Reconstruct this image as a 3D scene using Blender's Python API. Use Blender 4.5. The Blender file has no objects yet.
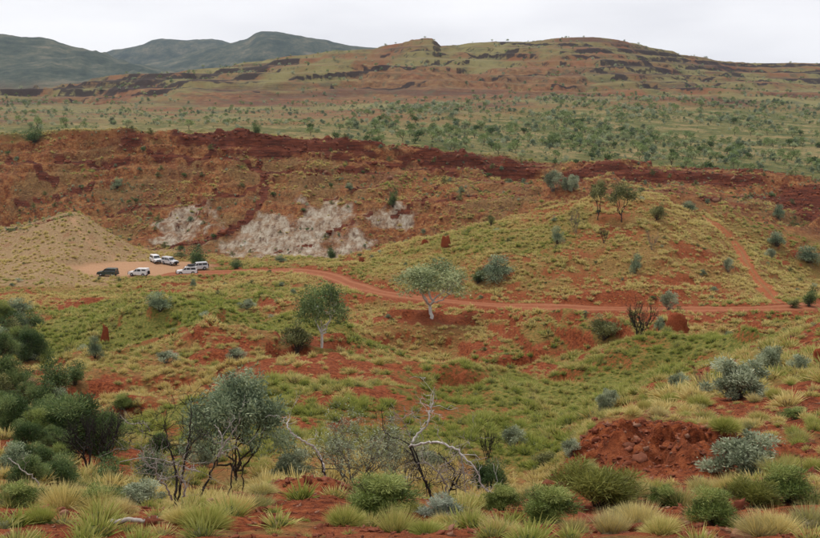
import bpy, math, random
import numpy as np
from mathutils import Vector, Matrix

R = math.radians
SC = bpy.context.scene
COL = SC.collection
rng = np.random.default_rng(7)
random.seed(7)

# ------------------------------------------------------------------ camera, world, sun, exposure
W0, H0 = 820.0, 538.0
F = 990.0                       # focal length in photo pixels
PITCH = math.atan(169.0 / F)    # looking slightly down into the valley
CAMZ = 60.0
cam = bpy.data.cameras.new('Camera')
cam.sensor_width = 36.0
cam.lens = 36.0 * F / W0
cam.clip_start = 0.1
cam.clip_end = 30000
camo = bpy.data.objects.new('Camera', cam)
COL.objects.link(camo)
camo.location = (0, 0, CAMZ)
camo.rotation_euler = (R(90) - PITCH, 0, 0)
SC.camera = camo

SUN_EL, SUN_AZ = R(56), R(-35)          # azimuth: 0 = straight ahead (+Y), negative = left of view
world = bpy.data.worlds.new('World')
SC.world = world
world.use_nodes = True
wn, wl = world.node_tree.nodes, world.node_tree.links
wn.clear()
wo = wn.new('ShaderNodeOutputWorld')
bg = wn.new('ShaderNodeBackground')
bg.inputs['Strength'].default_value = 1.0
sky = wn.new('ShaderNodeTexSky')
sky.sky_type = 'NISHITA'
sky.sun_disc = False
sky.sun_elevation = SUN_EL
sky.sun_rotation = SUN_AZ
skm = wn.new('ShaderNodeMix'); skm.data_type = 'RGBA'; skm.blend_type = 'MULTIPLY'
skm.inputs[0].default_value = 1.0
skm.inputs[7].default_value = (0.08, 0.08, 0.08, 1)
wl.new(sky.outputs[0], skm.inputs[6])
tc = wn.new('ShaderNodeTexCoord')
mp = wn.new('ShaderNodeMapping'); mp.inputs['Scale'].default_value = (1.6, 1.6, 7.0)
wl.new(tc.outputs['Generated'], mp.inputs[0])
cn = wn.new('ShaderNodeTexNoise'); cn.inputs['Scale'].default_value = 1.8; cn.inputs['Detail'].default_value = 5
wl.new(mp.outputs[0], cn.inputs['Vector'])
cr = wn.new('ShaderNodeValToRGB')
cr.color_ramp.elements[0].position = 0.34; cr.color_ramp.elements[0].color = (0.60, 0.595, 0.63, 1)
cr.color_ramp.elements[1].position = 0.62; cr.color_ramp.elements[1].color = (0.75, 0.74, 0.76, 1)
wl.new(cn.outputs[0], cr.inputs[0])
mx = wn.new('ShaderNodeMix'); mx.data_type = 'RGBA'; mx.inputs[0].default_value = 0.93
wl.new(skm.outputs[2], mx.inputs[6]); wl.new(cr.outputs[0], mx.inputs[7])
wl.new(mx.outputs[2], bg.inputs[0]); wl.new(bg.outputs[0], wo.inputs[0])

sun = bpy.data.lights.new('Sun', 'SUN')
sun.energy = 1.5
sun.angle = R(10.0)
sun.color = (1.0, 0.95, 0.88)
suno = bpy.data.objects.new('Sun', sun)
COL.objects.link(suno)
sd = Vector((math.sin(SUN_AZ) * math.cos(SUN_EL), math.cos(SUN_AZ) * math.cos(SUN_EL), math.sin(SUN_EL)))
suno.rotation_euler = sd.to_track_quat('Z', 'Y').to_euler()
suno.location = (0, 0, 300)

SC.render.engine = 'CYCLES'
SC.view_settings.view_transform = 'Standard'
SC.view_settings.look = 'None'
SC.view_settings.exposure = 0.52
SC.view_settings.gamma = 1.0
SC.cycles.max_bounces = 5
SC.cycles.diffuse_bounces = 3
SC.cycles.transparent_max_bounces = 8
SC.cycles.volume_bounces = 0
SC.cycles.use_denoising = True
SC.cycles.use_adaptive_sampling = True
SC.cycles.adaptive_threshold = 0.015

# ------------------------------------------------------------------ numeric helpers
def ray(px, py):
    """slopes X/Y and Z/Y of the view ray through a photo pixel"""
    dx = np.asarray(px, float) - W0 / 2
    dy = H0 / 2 - np.asarray(py, float)
    fy = F * math.cos(PITCH) + dy * math.sin(PITCH)
    fz = -F * math.sin(PITCH) + dy * math.cos(PITCH)
    return dx / fy, fz / fy

def pchip(x, y, xq):
    x = np.asarray(x, float); y = np.asarray(y, float)
    h = np.diff(x); d = np.diff(y) / h
    m = np.zeros_like(y)
    for i in range(1, len(x) - 1):
        if d[i-1] * d[i] > 0:
            w1 = 2 * h[i] + h[i-1]; w2 = h[i] + 2 * h[i-1]
            m[i] = (w1 + w2) / (w1 / d[i-1] + w2 / d[i])
    m[0] = d[0]; m[-1] = d[-1]
    xq = np.clip(xq, x[0], x[-1])
    k = np.clip(np.searchsorted(x, xq, side='right') - 1, 0, len(x) - 2)
    t = (xq - x[k]) / h[k]
    return ((2*t**3 - 3*t**2 + 1) * y[k] + (t**3 - 2*t**2 + t) * h[k] * m[k]
            + (-2*t**3 + 3*t**2) * y[k+1] + (t**3 - t**2) * h[k] * m[k+1])

def _hash(ix, iy, s):
    n = (ix.astype(np.int64) * 374761393 + iy.astype(np.int64) * 668265263 + s * 974634777) & 0x7fffffff
    n = ((n ^ (n >> 13)) * 1274126177) & 0x7fffffff
    n = ((n ^ (n >> 16)) * 2246822519) & 0x7fffffff
    return ((n ^ (n >> 15)) & 0xffff) / 65535.0

def vnoise(x, y, s=0):
    ix = np.floor(x); iy = np.floor(y)
    fx = x - ix; fy = y - iy
    fx = fx*fx*fx*(fx*(fx*6-15)+10); fy = fy*fy*fy*(fy*(fy*6-15)+10)
    a = _hash(ix, iy, s); b = _hash(ix+1, iy, s); c = _hash(ix, iy+1, s); d = _hash(ix+1, iy+1, s)
    return (a + (b-a)*fx) * (1-fy) + (c + (d-c)*fx) * fy

def fbm(x, y, oct=4, s=0, gain=0.5):
    v = 0; a = 1; t = 0
    for o in range(oct):
        c, sn = math.cos(o*0.9), math.sin(o*0.9)
        v = v + a * vnoise((x*c - y*sn) * 2.03**o + 17.3*o, (x*sn + y*c) * 2.03**o - 9.1*o, s+o)
        t += a; a *= gain
    return v / t            # 0..1

def ridged(x, y, oct=4, s=0):
    v = 0; a = 1; t = 0
    for o in range(oct):
        v = v + a * (1 - np.abs(2*vnoise(x*2.1**o + 5*o, y*2.1**o + 3*o, s+o) - 1)); t += a; a *= 0.5
    return v / t

def sstep(a, b, x):
    t = np.clip((x - a) / (b - a), 0, 1)
    return t*t*(3-2*t)

# ------------------------------------------------------------------ terrain: lines across the land from near to far
D = 20.0
def L(txt, Y=None):
    out = []
    for w in txt.split():
        p = [float(v) for v in w.split(',')]
        if len(p) == 2: p.append(Y)
        out.append(p)
    return out
ROWS = [
 L('-900,530 820,530 1700,528', 10),
 L('-900,500,13 0,512,12 200,510,12 300,500,13 400,515,12 500,520,11.5 600,520,12 700,500,13 820,490,14 1700,470,15'),
 L('-700,470,18 0,494,15 100,505,14 160,508,14 220,497,15 265,480,16.5 300,474,17 330,475,17 370,488,17 420,496,17 500,499,17 545,490,18 580,474,20 640,468,20.5 700,473,19 760,462,20 820,445,23 1500,420,25'),
 L('-600,500,25 0,522,24 300,515,26 500,520,26 545,500,25 575,457,25 600,428,25.5 640,419,26 700,421,26 730,437,26 760,430,27 820,412,29 1400,380,32'),
 L('-500,430,38 0,455,36 100,480,36 200,492,38 300,482,40 400,486,40 480,494,40 540,492,40 580,462,38 620,427,36 680,406,36 740,400,36 820,385,36 1300,350,40'),
 L('-400,400,60 0,412,56 60,425,55 120,437,58 200,437,60 300,428,62 400,428,62 480,442,60 540,447,58 600,427,56 660,397,52 720,378,50 780,358,50 820,350,50 1200,320,52'),
 L('-300,355,88 0,368,85 100,385,85 200,390,85 300,390,88 400,392,85 450,395,82 540,398,82 600,390,78 660,372,74 720,356,70 770,337,68 820,318,66 1150,285,66'),
 L('-250,330,125 0,335,122 100,348,118 200,352,115 300,358,115 400,360,115 450,364,112 520,360,112 600,350,112 660,345,110 720,340,108 760,337,105 820,335,105 1100,325,105'),
 L('-250,300,165 0,308,160 100,312,155 200,314,150 300,326,143 400,323,142 450,321,142 540,319,142 600,322,138 700,321,140 780,319,142 820,320,142 1100,318,142'),
 L('-250,288,212 0,290,208 60,283,216 100,276,230 200,272,232 250,270,230 300,268,225 330,277,205 360,288,188 400,296,177 450,302,168 540,307,162 640,308.5,160 720,309,160 790,308,161 820,306,163 1100,298,168'),
 L('-250,250,260 0,256,255 60,246,254 100,258,249 140,265,247 200,264,246 250,261,250 300,262,240 340,264,228 400,262,212 450,258,205 500,250,200 540,245,198 600,238,196 650,235,196 700,245,196 740,262,194 780,286,186 820,288,192 1100,280,200'),
 L('-250,238,292 0,228,285 40,220,282 75,212,278 100,226,275 130,245,268 150,257,262 200,259,260 240,259,262 300,257,258 330,260,250 360,252,245 400,243,240 450,232,236 500,221,233 540,211,231 600,195,230 650,194,230 680,206,230 720,226,229 760,250,225 800,274,220 820,281,220 1100,285,230'),
 L('-250,250,312 0,242,305 75,230,300 130,248,290 200,251,282 240,256,280 300,255,280 330,258,278 400,256,275 450,246,275 500,236,275 540,227,272 600,214,270 650,210,268 700,224,265 760,262,250 820,286,250 1100,290,260'),
 L('-250,190,325 0,190,325 100,190,325 200,210,312 300,205,310 400,200,310 500,190,312 600,190,300 650,188,298 700,198,292 760,225,280 820,243,275 1100,250,275'),
 L('-250,150,345 0,150,345 100,146,345 200,147,342 300,153,340 400,161,340 500,171,338 540,179,335 600,181,330 700,188,330 770,194,325 820,212,310 1100,214,310'),
 L('-250,132,352 0,133,352 100,129,350 200,131,347 300,138,345 400,147,344 500,157,342 560,164,340 600,165,338 700,172,339 780,179,335 820,190,320 1100,192,320'),
 L('-250,124,460 0,124,460 300,125,460 400,128,480 500,135,500 600,140,500 700,146,500 820,152,500 1100,156,500'),
 L('-250,116,650 0,116,650 200,118,650 300,118,650 400,112,700 500,112,700 600,115,700 700,118,700 820,126,700 1100,128,700'),
 L('-250,102,900 0,101,900 100,103,900 200,108,850 300,107,850 400,104,850 500,98,900 600,92,950 700,96,950 780,100,950 820,104,950 1100,104,950'),
 L('-250,98,1050 0,96,1050 100,91,1050 150,84,1080 200,85,1000 300,82,1000 400,76,1050 500,68,1100 600,65,1150 700,77,1200 820,86,1250 1100,88,1250'),
 L('-250,100,1200 0,91,1200 100,81,1230 150,76,1250 200,70,1270 250,63,1290 290,57,1300 330,52,1320 380,47,1320 400,43,1320 413,39.5,1320 432,38.5,1320 441,45.5,1325 480,43,1350 540,40,1400 590,37,1400 640,45,1450 680,53,1500 720,60,1550 760,62,1600 820,63,1600 1100,67,1700'),
 L('-250,104 0,100 200,86 300,75 400,62 500,60 600,58 700,70 820,75 1100,78', 1950),
 L('-250,42 0,37 40,38 80,47 120,58 150,64 200,74 300,82 1100,92', 3000),
 L('-250,90 150,88 300,86 1100,95', 3600),
 L('-250,85 130,68 195,51 230,43 248,38 258,32 268,30.5 290,33 320,40 355,47 390,52 450,62 1100,92', 4300),
 L('-250,85 1100,95', 4900),
 L('-250,75 60,62 110,49 150,42 180,39 210,38.5 240,44 280,58 350,70 1100,92', 5500),
 L('-250,100 1100,100', 7200),
]
NC = 880
US = 0.64 * np.linspace(-1, 1, NC)
def seg(a, b, n): return list(np.linspace(a, b, n, endpoint=False))
RY = np.array(seg(-11, 6, 16) + seg(6, 30, 240) + list(30 * (330/30) ** (np.arange(400)/400)) + seg(330, 362, 40)
              + seg(362, 900, 60) + seg(900, 1650, 150) + seg(1650, 7000, 60) + [7000])
NR = len(RY)
rowY = []; rowZ = []
fixed = [(-12, -1.1), (0, -1.75), (5, -3.05)]
for yy, zz in fixed:
    rowY.append(np.full(NC, float(yy))); rowZ.append(np.full(NC, zz))
for r in ROWS:
    a = np.array(r)
    kx, kz = ray(a[:, 0], a[:, 1])
    X = kx * a[:, 2]; Z = kz * a[:, 2]; u = X / (a[:, 2] + D)
    rowY.append(pchip(u, a[:, 2], US)); rowZ.append(pchip(u, Z, US))
rowY = np.array(rowY); rowZ = np.array(rowZ)
ZG = np.empty((NR, NC))
for j in range(NC):
    ZG[:, j] = pchip(rowY[:, j], rowZ[:, j], RY)
YG = np.repeat(RY[:, None], NC, 1)
XG = US[None, :] * (YG + D)

def lev(pts, Yq):
    p = np.array(pts, float)
    return np.interp(Yq, p[:, 0], p[:, 1])

# natural unevenness
Z0 = ZG.copy()
z = ZG
z += (fbm(XG/9, YG/9, 4, 3) - .5) * lev([(6, .0), (14, .25), (40, 1.2), (120, 2.0), (260, 1.6), (345, 1.5), (900, 2), (7000, 2)], YG)
z += (fbm(XG/2.2, YG/2.2, 3, 11) - .5) * lev([(6, .12), (30, .35), (200, .6), (360, .8), (900, .3), (7000, 0)], YG)
gz = sstep(48, 75, YG) * sstep(190, 150, YG)
gx = (XG + YG*.35); gy = (YG - XG*.35)
z += (ridged(gx/34 + fbm(XG/30, YG/30, 2, 15)*.8, gy/60, 3, 35) - .6) * 8.0 * gz
z += (fbm(XG/4.5, YG/4.5, 3, 17) - .5) * 1.5 * gz
near = sstep(60, 25, YG)
z += (fbm(XG/.45, YG/.45, 3, 21) - .5) * .12 * near
# small terracettes with eroded lips on the middle slopes
tq = z / 3.1 + (fbm(XG/25, YG/25, 3, 51) - .5) * 3
fr = tq - np.floor(tq)
z += (sstep(0.75, 1, fr) - fr) * 0.85 * sstep(45, 80, YG) * sstep(330, 280, YG)
# cliff country: downslope gullies and ledges
cl = sstep(272, 300, YG) * sstep(352, 343, YG)
z += (ridged(XG/26 + fbm(XG/40, YG/40, 2, 5) * 1.5, YG/55, 4, 31) - .55) * 7.5 * cl
tq = z / 3.4 + (fbm(XG/30, YG/30, 3, 52) - .5) * 1.6
fr = tq - np.floor(tq)
z += (sstep(.55, 1, fr) - fr) * 1.9 * sstep(275, 310, YG) * sstep(380, 350, YG)
# far hills: spurs, gullies and strata
fh = sstep(850, 1000, YG) * sstep(1500, 1350, YG)
z += (ridged(XG/130 + fbm(XG/160, YG/160, 2, 6), YG/300, 4, 41) - .55) * 26 * fh * sstep(1330, 1150, YG)
tq = z / 9 + (fbm(XG/150, YG/150, 3, 53) - .5) * 1.2
fr = tq - np.floor(tq)
z += (sstep(.6, 1, fr) - fr) * 6.0 * sstep(900, 1000, YG) * sstep(1900, 1500, YG)
fm = sstep(1900, 2500, YG)
z += (ridged(XG/420 + fbm(XG/500, YG/500, 2, 8) * 1.2, YG/900, 5, 61) - .6) * 55 * fm
ZG = z
wsp = sstep(-58, -66, XG) * sstep(205, 216, YG) * sstep(296, 288, YG) * .85
ZG = ZG*(1-wsp) + Z0*wsp

def height(x, y):
    x = np.asarray(x, float); y = np.asarray(y, float)
    fi = np.interp(y, RY, np.arange(NR)); fj = (x / (y + D) / 0.64 + 1) / 2 * (NC - 1)
    fj = np.clip(fj, 0, NC - 1.001); fi = np.clip(fi, 0, NR - 1.001)
    i = fi.astype(int); j = fj.astype(int); a = fi - i; b = fj - j
    return (ZG[i, j]*(1-b) + ZG[i, j+1]*b) * (1-a) + (ZG[i+1, j]*(1-b) + ZG[i+1, j+1]*b) * a

def hit(px, py, ymin=6.5, ymax=6500):
    """first place where the view ray through a photo pixel meets the ground"""
    kx, kz = ray(px, py)
    ys = np.geomspace(ymin, ymax, 4000)
    d = height(kx*ys, ys) - kz*ys
    k = np.where(d >= 0)[0]
    if len(k) == 0:
        k = [int(np.argmin(np.abs(d / ys)))]
    k = k[0]
    y = ys[k]
    if k > 0 and d[k] > d[k-1]:
        t = -d[k-1] / (d[k] - d[k-1]); y = ys[k-1] + max(0, min(1, t)) * (ys[k] - ys[k-1])
    return float(kx*y), float(y), float(height(kx*y, y))

# ---- cut banks facing the viewer
for px, py, rx, dep in ((500, 362, 7, 2.2), (455, 372, 4, 1.4), (300, 352, 6, 1.6), (90, 300, 5, 1.3), (760, 330, 5, 1.2), (230, 355, 5, 1.2), (560, 372, 4, 1.2)):
    bx_, by_, _ = hit(px, py, 60)
    ex = np.exp(-((XG-bx_)/rx)**2)
    yb_ = by_ + (fbm(XG/2.5, YG*0, 3, 19)-.5)*3
    ZG -= dep * ex * sstep(yb_ + .8, yb_ - .8, YG) * sstep(by_ - 13, by_ - 3, YG)
# ---- lumpy red earth mounds near by
MOUNDS = []
for px, py, rx, ry, amp in ((655, 440, 3.4, 2.6, .85), (705, 452, 1.9, 2.0, .28), (300, 486, 1.6, 1.5, .3), (558, 482, 1.0, 1.0, .45), (205, 520, .9, .5, .12)):
    mxx, myy, _ = hit(px, py)
    MOUNDS.append((mxx, myy, rx, ry))
    m = np.exp(-(((XG-mxx)/rx)**2 + ((YG-myy)/ry)**2) * 1.2)
    bil = 1 - ridged(XG/1.25, YG/1.0, 3, 71)
    ZG += m * amp * ((bil - .3) * 1.5 + (fbm(XG/.32, YG/.32, 4, 75) - .5) * .55)

# ---- road, hill track and car park are benched into the ground
def path(pix, step=1.5, smooth=9, **kw):
    p = np.array([hit(a, b, 100, 320) for a, b in pix])
    s = np.r_[0, np.cumsum(np.hypot(np.diff(p[:, 0]), np.diff(p[:, 1])))]
    q = np.arange(0, s[-1], step)
    P = np.stack([pchip(s, p[:, k], q) for k in range(3)], 1)
    ker = np.ones(smooth) / smooth
    for k in range(3):
        e = np.r_[np.full(smooth//2, P[0, k]), P[:, k], np.full(smooth//2, P[-1, k])]
        P[:, k] = np.convolve(e, ker, 'valid')
    return P
ROAD = path([(840, 303), (800, 307), (760, 309), (700, 309), (640, 309), (580, 308), (520, 306), (470, 303), (430, 299.5), (395, 295), (365, 289), (345, 282), (325, 274), (300, 270), (270, 270), (240, 271), (205, 273), (150, 274)], smooth=11)
TRACK = path([(788, 307), (772, 296), (758, 280), (748, 265), (740, 250), (730, 237), (716, 224), (700, 214), (682, 207)], smooth=5)
TRAIL = path([(72, 216), (80, 232), (92, 244), (112, 256), (128, 266)], step=1.5, smooth=5)
def near_path(P, y0, y1, r):
    i0, i1 = np.searchsorted(RY, [y0, y1])
    x = XG[i0:i1].ravel(); y = YG[i0:i1].ravel()
    best = np.full(x.shape, 1e9); bz = np.zeros_like(x)
    lo = P[:, :2].min(0) - r; hi = P[:, :2].max(0) + r
    idx = np.where((x > lo[0]) & (x < hi[0]) & (y > lo[1]) & (y < hi[1]))[0]
    for c in range(0, len(idx), 40000):
        ii = idx[c:c+40000]
        d = (x[ii, None] - P[None, :, 0])**2 + (y[ii, None] - P[None, :, 1])**2
        k = d.argmin(1)
        best[ii] = np.sqrt(d[np.arange(len(ii)), k]); bz[ii] = P[k, 2]
    return i0, i1, best.reshape(-1, NC), bz.reshape(-1, NC)
LEDGE = path([(0, 231), (38, 223), (72, 214.5)], step=1.5, smooth=3)
LEDD = np.full(ZG.shape, 1e3)
ROADD = np.full(ZG.shape, 1e3); TRKD = np.full(ZG.shape, 1e3); TRLD = np.full(ZG.shape, 1e3)
for P, half, blend, arr in ((TRAIL, .4, 1.0, TRLD), (TRACK, 1.7, 2.2, TRKD), (ROAD, 3.0, 3.0, ROADD)):
    i0, i1, d, bz = near_path(P, 130, 300, half + blend + 1)
    w = sstep(half + blend, half, d)
    if arr is TRLD: w = w * .3
    ZG[i0:i1] = ZG[i0:i1] * (1-w) + (bz - .06) * w
    arr[i0:i1] = d
i0, i1, d, bz = near_path(LEDGE, 240, 310, 3); LEDD[i0:i1] = d
ZG -= .7*sstep(1.6, .3, LEDD)
PKX, PKY, PKZ = hit(150, 271, 150, 300)
pd = np.sqrt(((XG - PKX + 2) / 17)**2 + ((YG - PKY - 3) / 10)**2)
PARK = sstep(1.15, .85, pd + (fbm(XG/5, YG/5, 3, 81) - .5) * .3)
wpk = sstep(1.35, .9, pd)
ZG = ZG * (1-wpk) + (PKZ + (YG-PKY) * .03) * wpk

# ------------------------------------------------------------------ ground cover masks (what the ground is made of, place by place)
dzy = np.gradient(ZG, axis=0) / np.gradient(YG, axis=0)
dzx = np.gradient(ZG, axis=1) / np.gradient(XG, axis=1)
slope = np.hypot(dzx, dzy)
def blob(px, py, rx, ry, ymin=6.5, soft=.35, sd=0):
    x, y, _ = hit(px, py, ymin)
    d = np.sqrt(((XG-x)/rx)**2 + ((YG-y)/ry)**2)
    return sstep(1 + soft, 1 - soft, d + (fbm(XG/(rx*.45), YG/(ry*.45), 4, 91+sd) - .5) * 1.3)
n_big = fbm(XG/16, YG/16, 5, 101)
n_mid = fbm(XG/4.5, YG/4.5, 4, 111)
# bare red earth
bare = .22 + sstep(.50, .64, n_big * .55 + n_mid * .45) * .62
bare = np.maximum(bare, sstep(.62, .5, n_big) * 0)
for k, (px, py, rx, ry, ym) in enumerate(((400, 312, 11, 5, 100), (350, 298, 7, 4, 100), (640, 318, 6, 3, 100), (330, 380, 9, 9, 50), (600, 300, 16, 1.8, 120), (500, 297, 12, 2, 120),
        (380, 405, 5, 5, 40), (470, 360, 5, 2, 60), (700, 255, 7, 5, 120), (605, 232, 7, 5, 120), (690, 285, 9, 3, 120), (90, 298, 5, 4, 100), (250, 372, 7, 4, 60), (440, 380, 4, 4, 50),
        (560, 372, 4, 3, 50), (780, 345, 9, 12, 40), (20, 448, 4, 9, 24), (40, 420, 5, 8, 24), (500, 362, 8, 1.5, 60), (760, 400, 4, 5, 25), (800, 405, 4, 5, 25), (330, 340, 8, 3, 80), (700, 318, 12, 2, 100), (170, 435, 2.5, 3, 30), (110, 385, 2, 2, 50))):
    bare = np.maximum(bare, blob(px, py, rx, ry, ym, sd=k))
bare = np.maximum(bare, sstep(.75, 1.1, slope) * sstep(30, 60, YG) * sstep(800, 400, YG) * .9)
bank = sstep(6.5, 3.0, ROADD + (n_mid-.5)*3) * .95
bare = np.maximum(bare, bank)
mound = np.zeros_like(ZG)
for mxx, myy, rx, ry in MOUNDS:
    mound = np.maximum(mound, sstep(1.25, .8, np.sqrt(((XG-mxx)/rx)**2 + ((YG-myy)/ry)**2) + (n_mid - .5) * .3))
bare = np.maximum(bare, mound)
# foreground is mostly bare between clumps
bare = np.maximum(bare, sstep(22, 15, YG) * sstep(.35, .5, fbm(XG/1.7, YG/1.7, 3, 121)))
# cliff: red scree with grassy strips, pale rock outcrops, dark ledges
rock = sstep(1.0, 1.7, slope) * sstep(250, 290, YG) * sstep(800, 420, YG) * sstep(.38, .55, fbm(XG/11, YG/11, 4, 165)) * (.35 + .65*sstep(-120, -60, XG))
rock = np.maximum(rock, sstep(1.3, .5, LEDD))
def stroke(pix, half):
    P_ = np.array([hit(a, b, 262, 360) for a, b in pix])
    q_ = np.linspace(0, len(pix)-1, len(pix)*8)
    P_ = np.stack([np.interp(q_, np.arange(len(pix)), P_[:, k]) for k in range(3)], 1)
    P_[:, :2] += (fbm(q_[:, None]*[1.3, 1.3], q_[:, None]*[0, 1], 3, 177)-.5)*5
    m_ = np.zeros_like(ZG); i0, i1, d, _ = near_path(P_, 262, 362, 6)
    m_[i0:i1] = sstep(half*1.6, half*.5, d + (fbm(XG[i0:i1]/2, YG[i0:i1]/2, 3, 179)-.5)*half*2)
    return m_
for pix, half in (([(150, 250), (190, 243), (222, 235), (245, 218), (262, 195), (268, 175), (258, 155)], 1.3), ([(275, 172), (310, 171), (345, 169), (380, 172)], .9), ([(228, 158), (250, 166), (275, 172)], .9),
        ([(300, 160), (350, 158), (400, 166), (450, 172), (500, 182)], .9), ([(60, 160), (95, 165), (130, 158)], 1.2), ([(20, 205), (60, 195), (95, 182)], 1.), ([(325, 200), (350, 190), (392, 178)], .7), ([(395, 215), (420, 200), (440, 185)], .8),
        ([(200, 205), (230, 195), (262, 186)], .9), ([(110, 215), (150, 205), (180, 200)], .9), ([(240, 258), (275, 248), (320, 243)], .6), ([(330, 235), (350, 220), (375, 212)], .7), ([(440, 200), (480, 195), (530, 192)], .8), ([(620, 190), (700, 196), (745, 205)], .9), ([(150, 150), (190, 158), (215, 150)], 1.1), ([(10, 160), (40, 170), (60, 182)], 1.0)):
    rock = np.maximum(rock, stroke(pix, half))
for k, (px, py, rx, ry) in enumerate(((795, 203, 11, 9), (770, 198, 9, 5), (815, 212, 9, 9), (660, 178, 30, 4), (470, 164, 22, 4), (300, 146, 26, 4), (590, 172, 16, 4), (720, 183, 16, 4))):
    rock = np.maximum(rock, blob(px, py, rx, ry, 255, sd=80+k)*.8)
pale = np.zeros_like(ZG)
for k, (px, py, rx, ry) in enumerate(((285, 240, 15, 11), (325, 222, 9, 10), (190, 222, 8, 7), (255, 235, 9, 9), (390, 218, 6, 4), (290, 255, 15, 5), (345, 245, 8, 6), (175, 238, 5, 4), (265, 252, 10, 6))):
    pale = np.maximum(pale, blob(px, py, rx*1.2, ry*1.25, 255, sd=30+k))
pale *= .55 + .45*sstep(.28, .46, fbm(XG/5, YG/8, 5, 131))
cliffz = sstep(266, 290, YG) * sstep(352, 345, YG)
# dry left spur
u_ = XG / (YG + D)
spur = sstep(-64, -68, XG + (fbm(XG/6, YG/6, 3, 151)-.5)*5) * sstep(203, 214, YG + (fbm(XG/7, YG/7, 3, 153)-.5)*14) * sstep(291, 288, YG)
# greener ground
green = sstep(.45, .62, fbm(XG/30, YG/30, 3, 141)) * .5
for k, (px, py, rx, ry, ym) in enumerate(((560, 400, 14, 14, 50), (500, 425, 9, 10, 40), (450, 250, 20, 22, 150), (390, 262, 10, 12, 150), (560, 230, 10, 12, 150), (100, 305, 20, 8, 100), (60, 325, 12, 14, 90),
        (700, 345, 10, 8, 60), (250, 300, 14, 8, 120), (620, 350, 10, 5, 80), (780, 265, 8, 14, 150), (640, 375, 12, 8, 60), (520, 245, 12, 10, 170), (150, 330, 22, 10, 100), (40, 345, 10, 12, 80), (220, 405, 8, 8, 60), (350, 330, 14, 6, 100))):
    green = np.maximum(green, blob(px, py, rx, ry, ym, sd=60+k))
hthr = np.interp(u_, [-.45, -.12, .0, .1, .25, .45], [480, 510, 590, 740, 880, 820]) + (fbm(XG/70, YG/110, 4, 155)-.5)*260
bare = bare * (1 - .5*sstep(160, 172, YG)*sstep(262, 245, YG)*sstep(-35, -5, XG)*sstep(4, 8, ROADD))
green = green * (1 - .45*sstep(160, 172, YG)*sstep(262, 245, YG)*sstep(-35, -5, XG))
bare = bare * (1 - .6*np.clip(green, 0, 1) * sstep(45, 60, YG))
plat = sstep(347, 353, YG) * sstep(70, -70, YG - hthr)
rim = sstep(339, 343, YG + (fbm(XG/9, YG/9, 3, 161)-.5)*10) * sstep(353, 349, YG) * sstep(-125, -95, XG) * (.35 + .65*sstep(.4, .55, fbm(XG/28, YG/12, 3, 163)))

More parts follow.
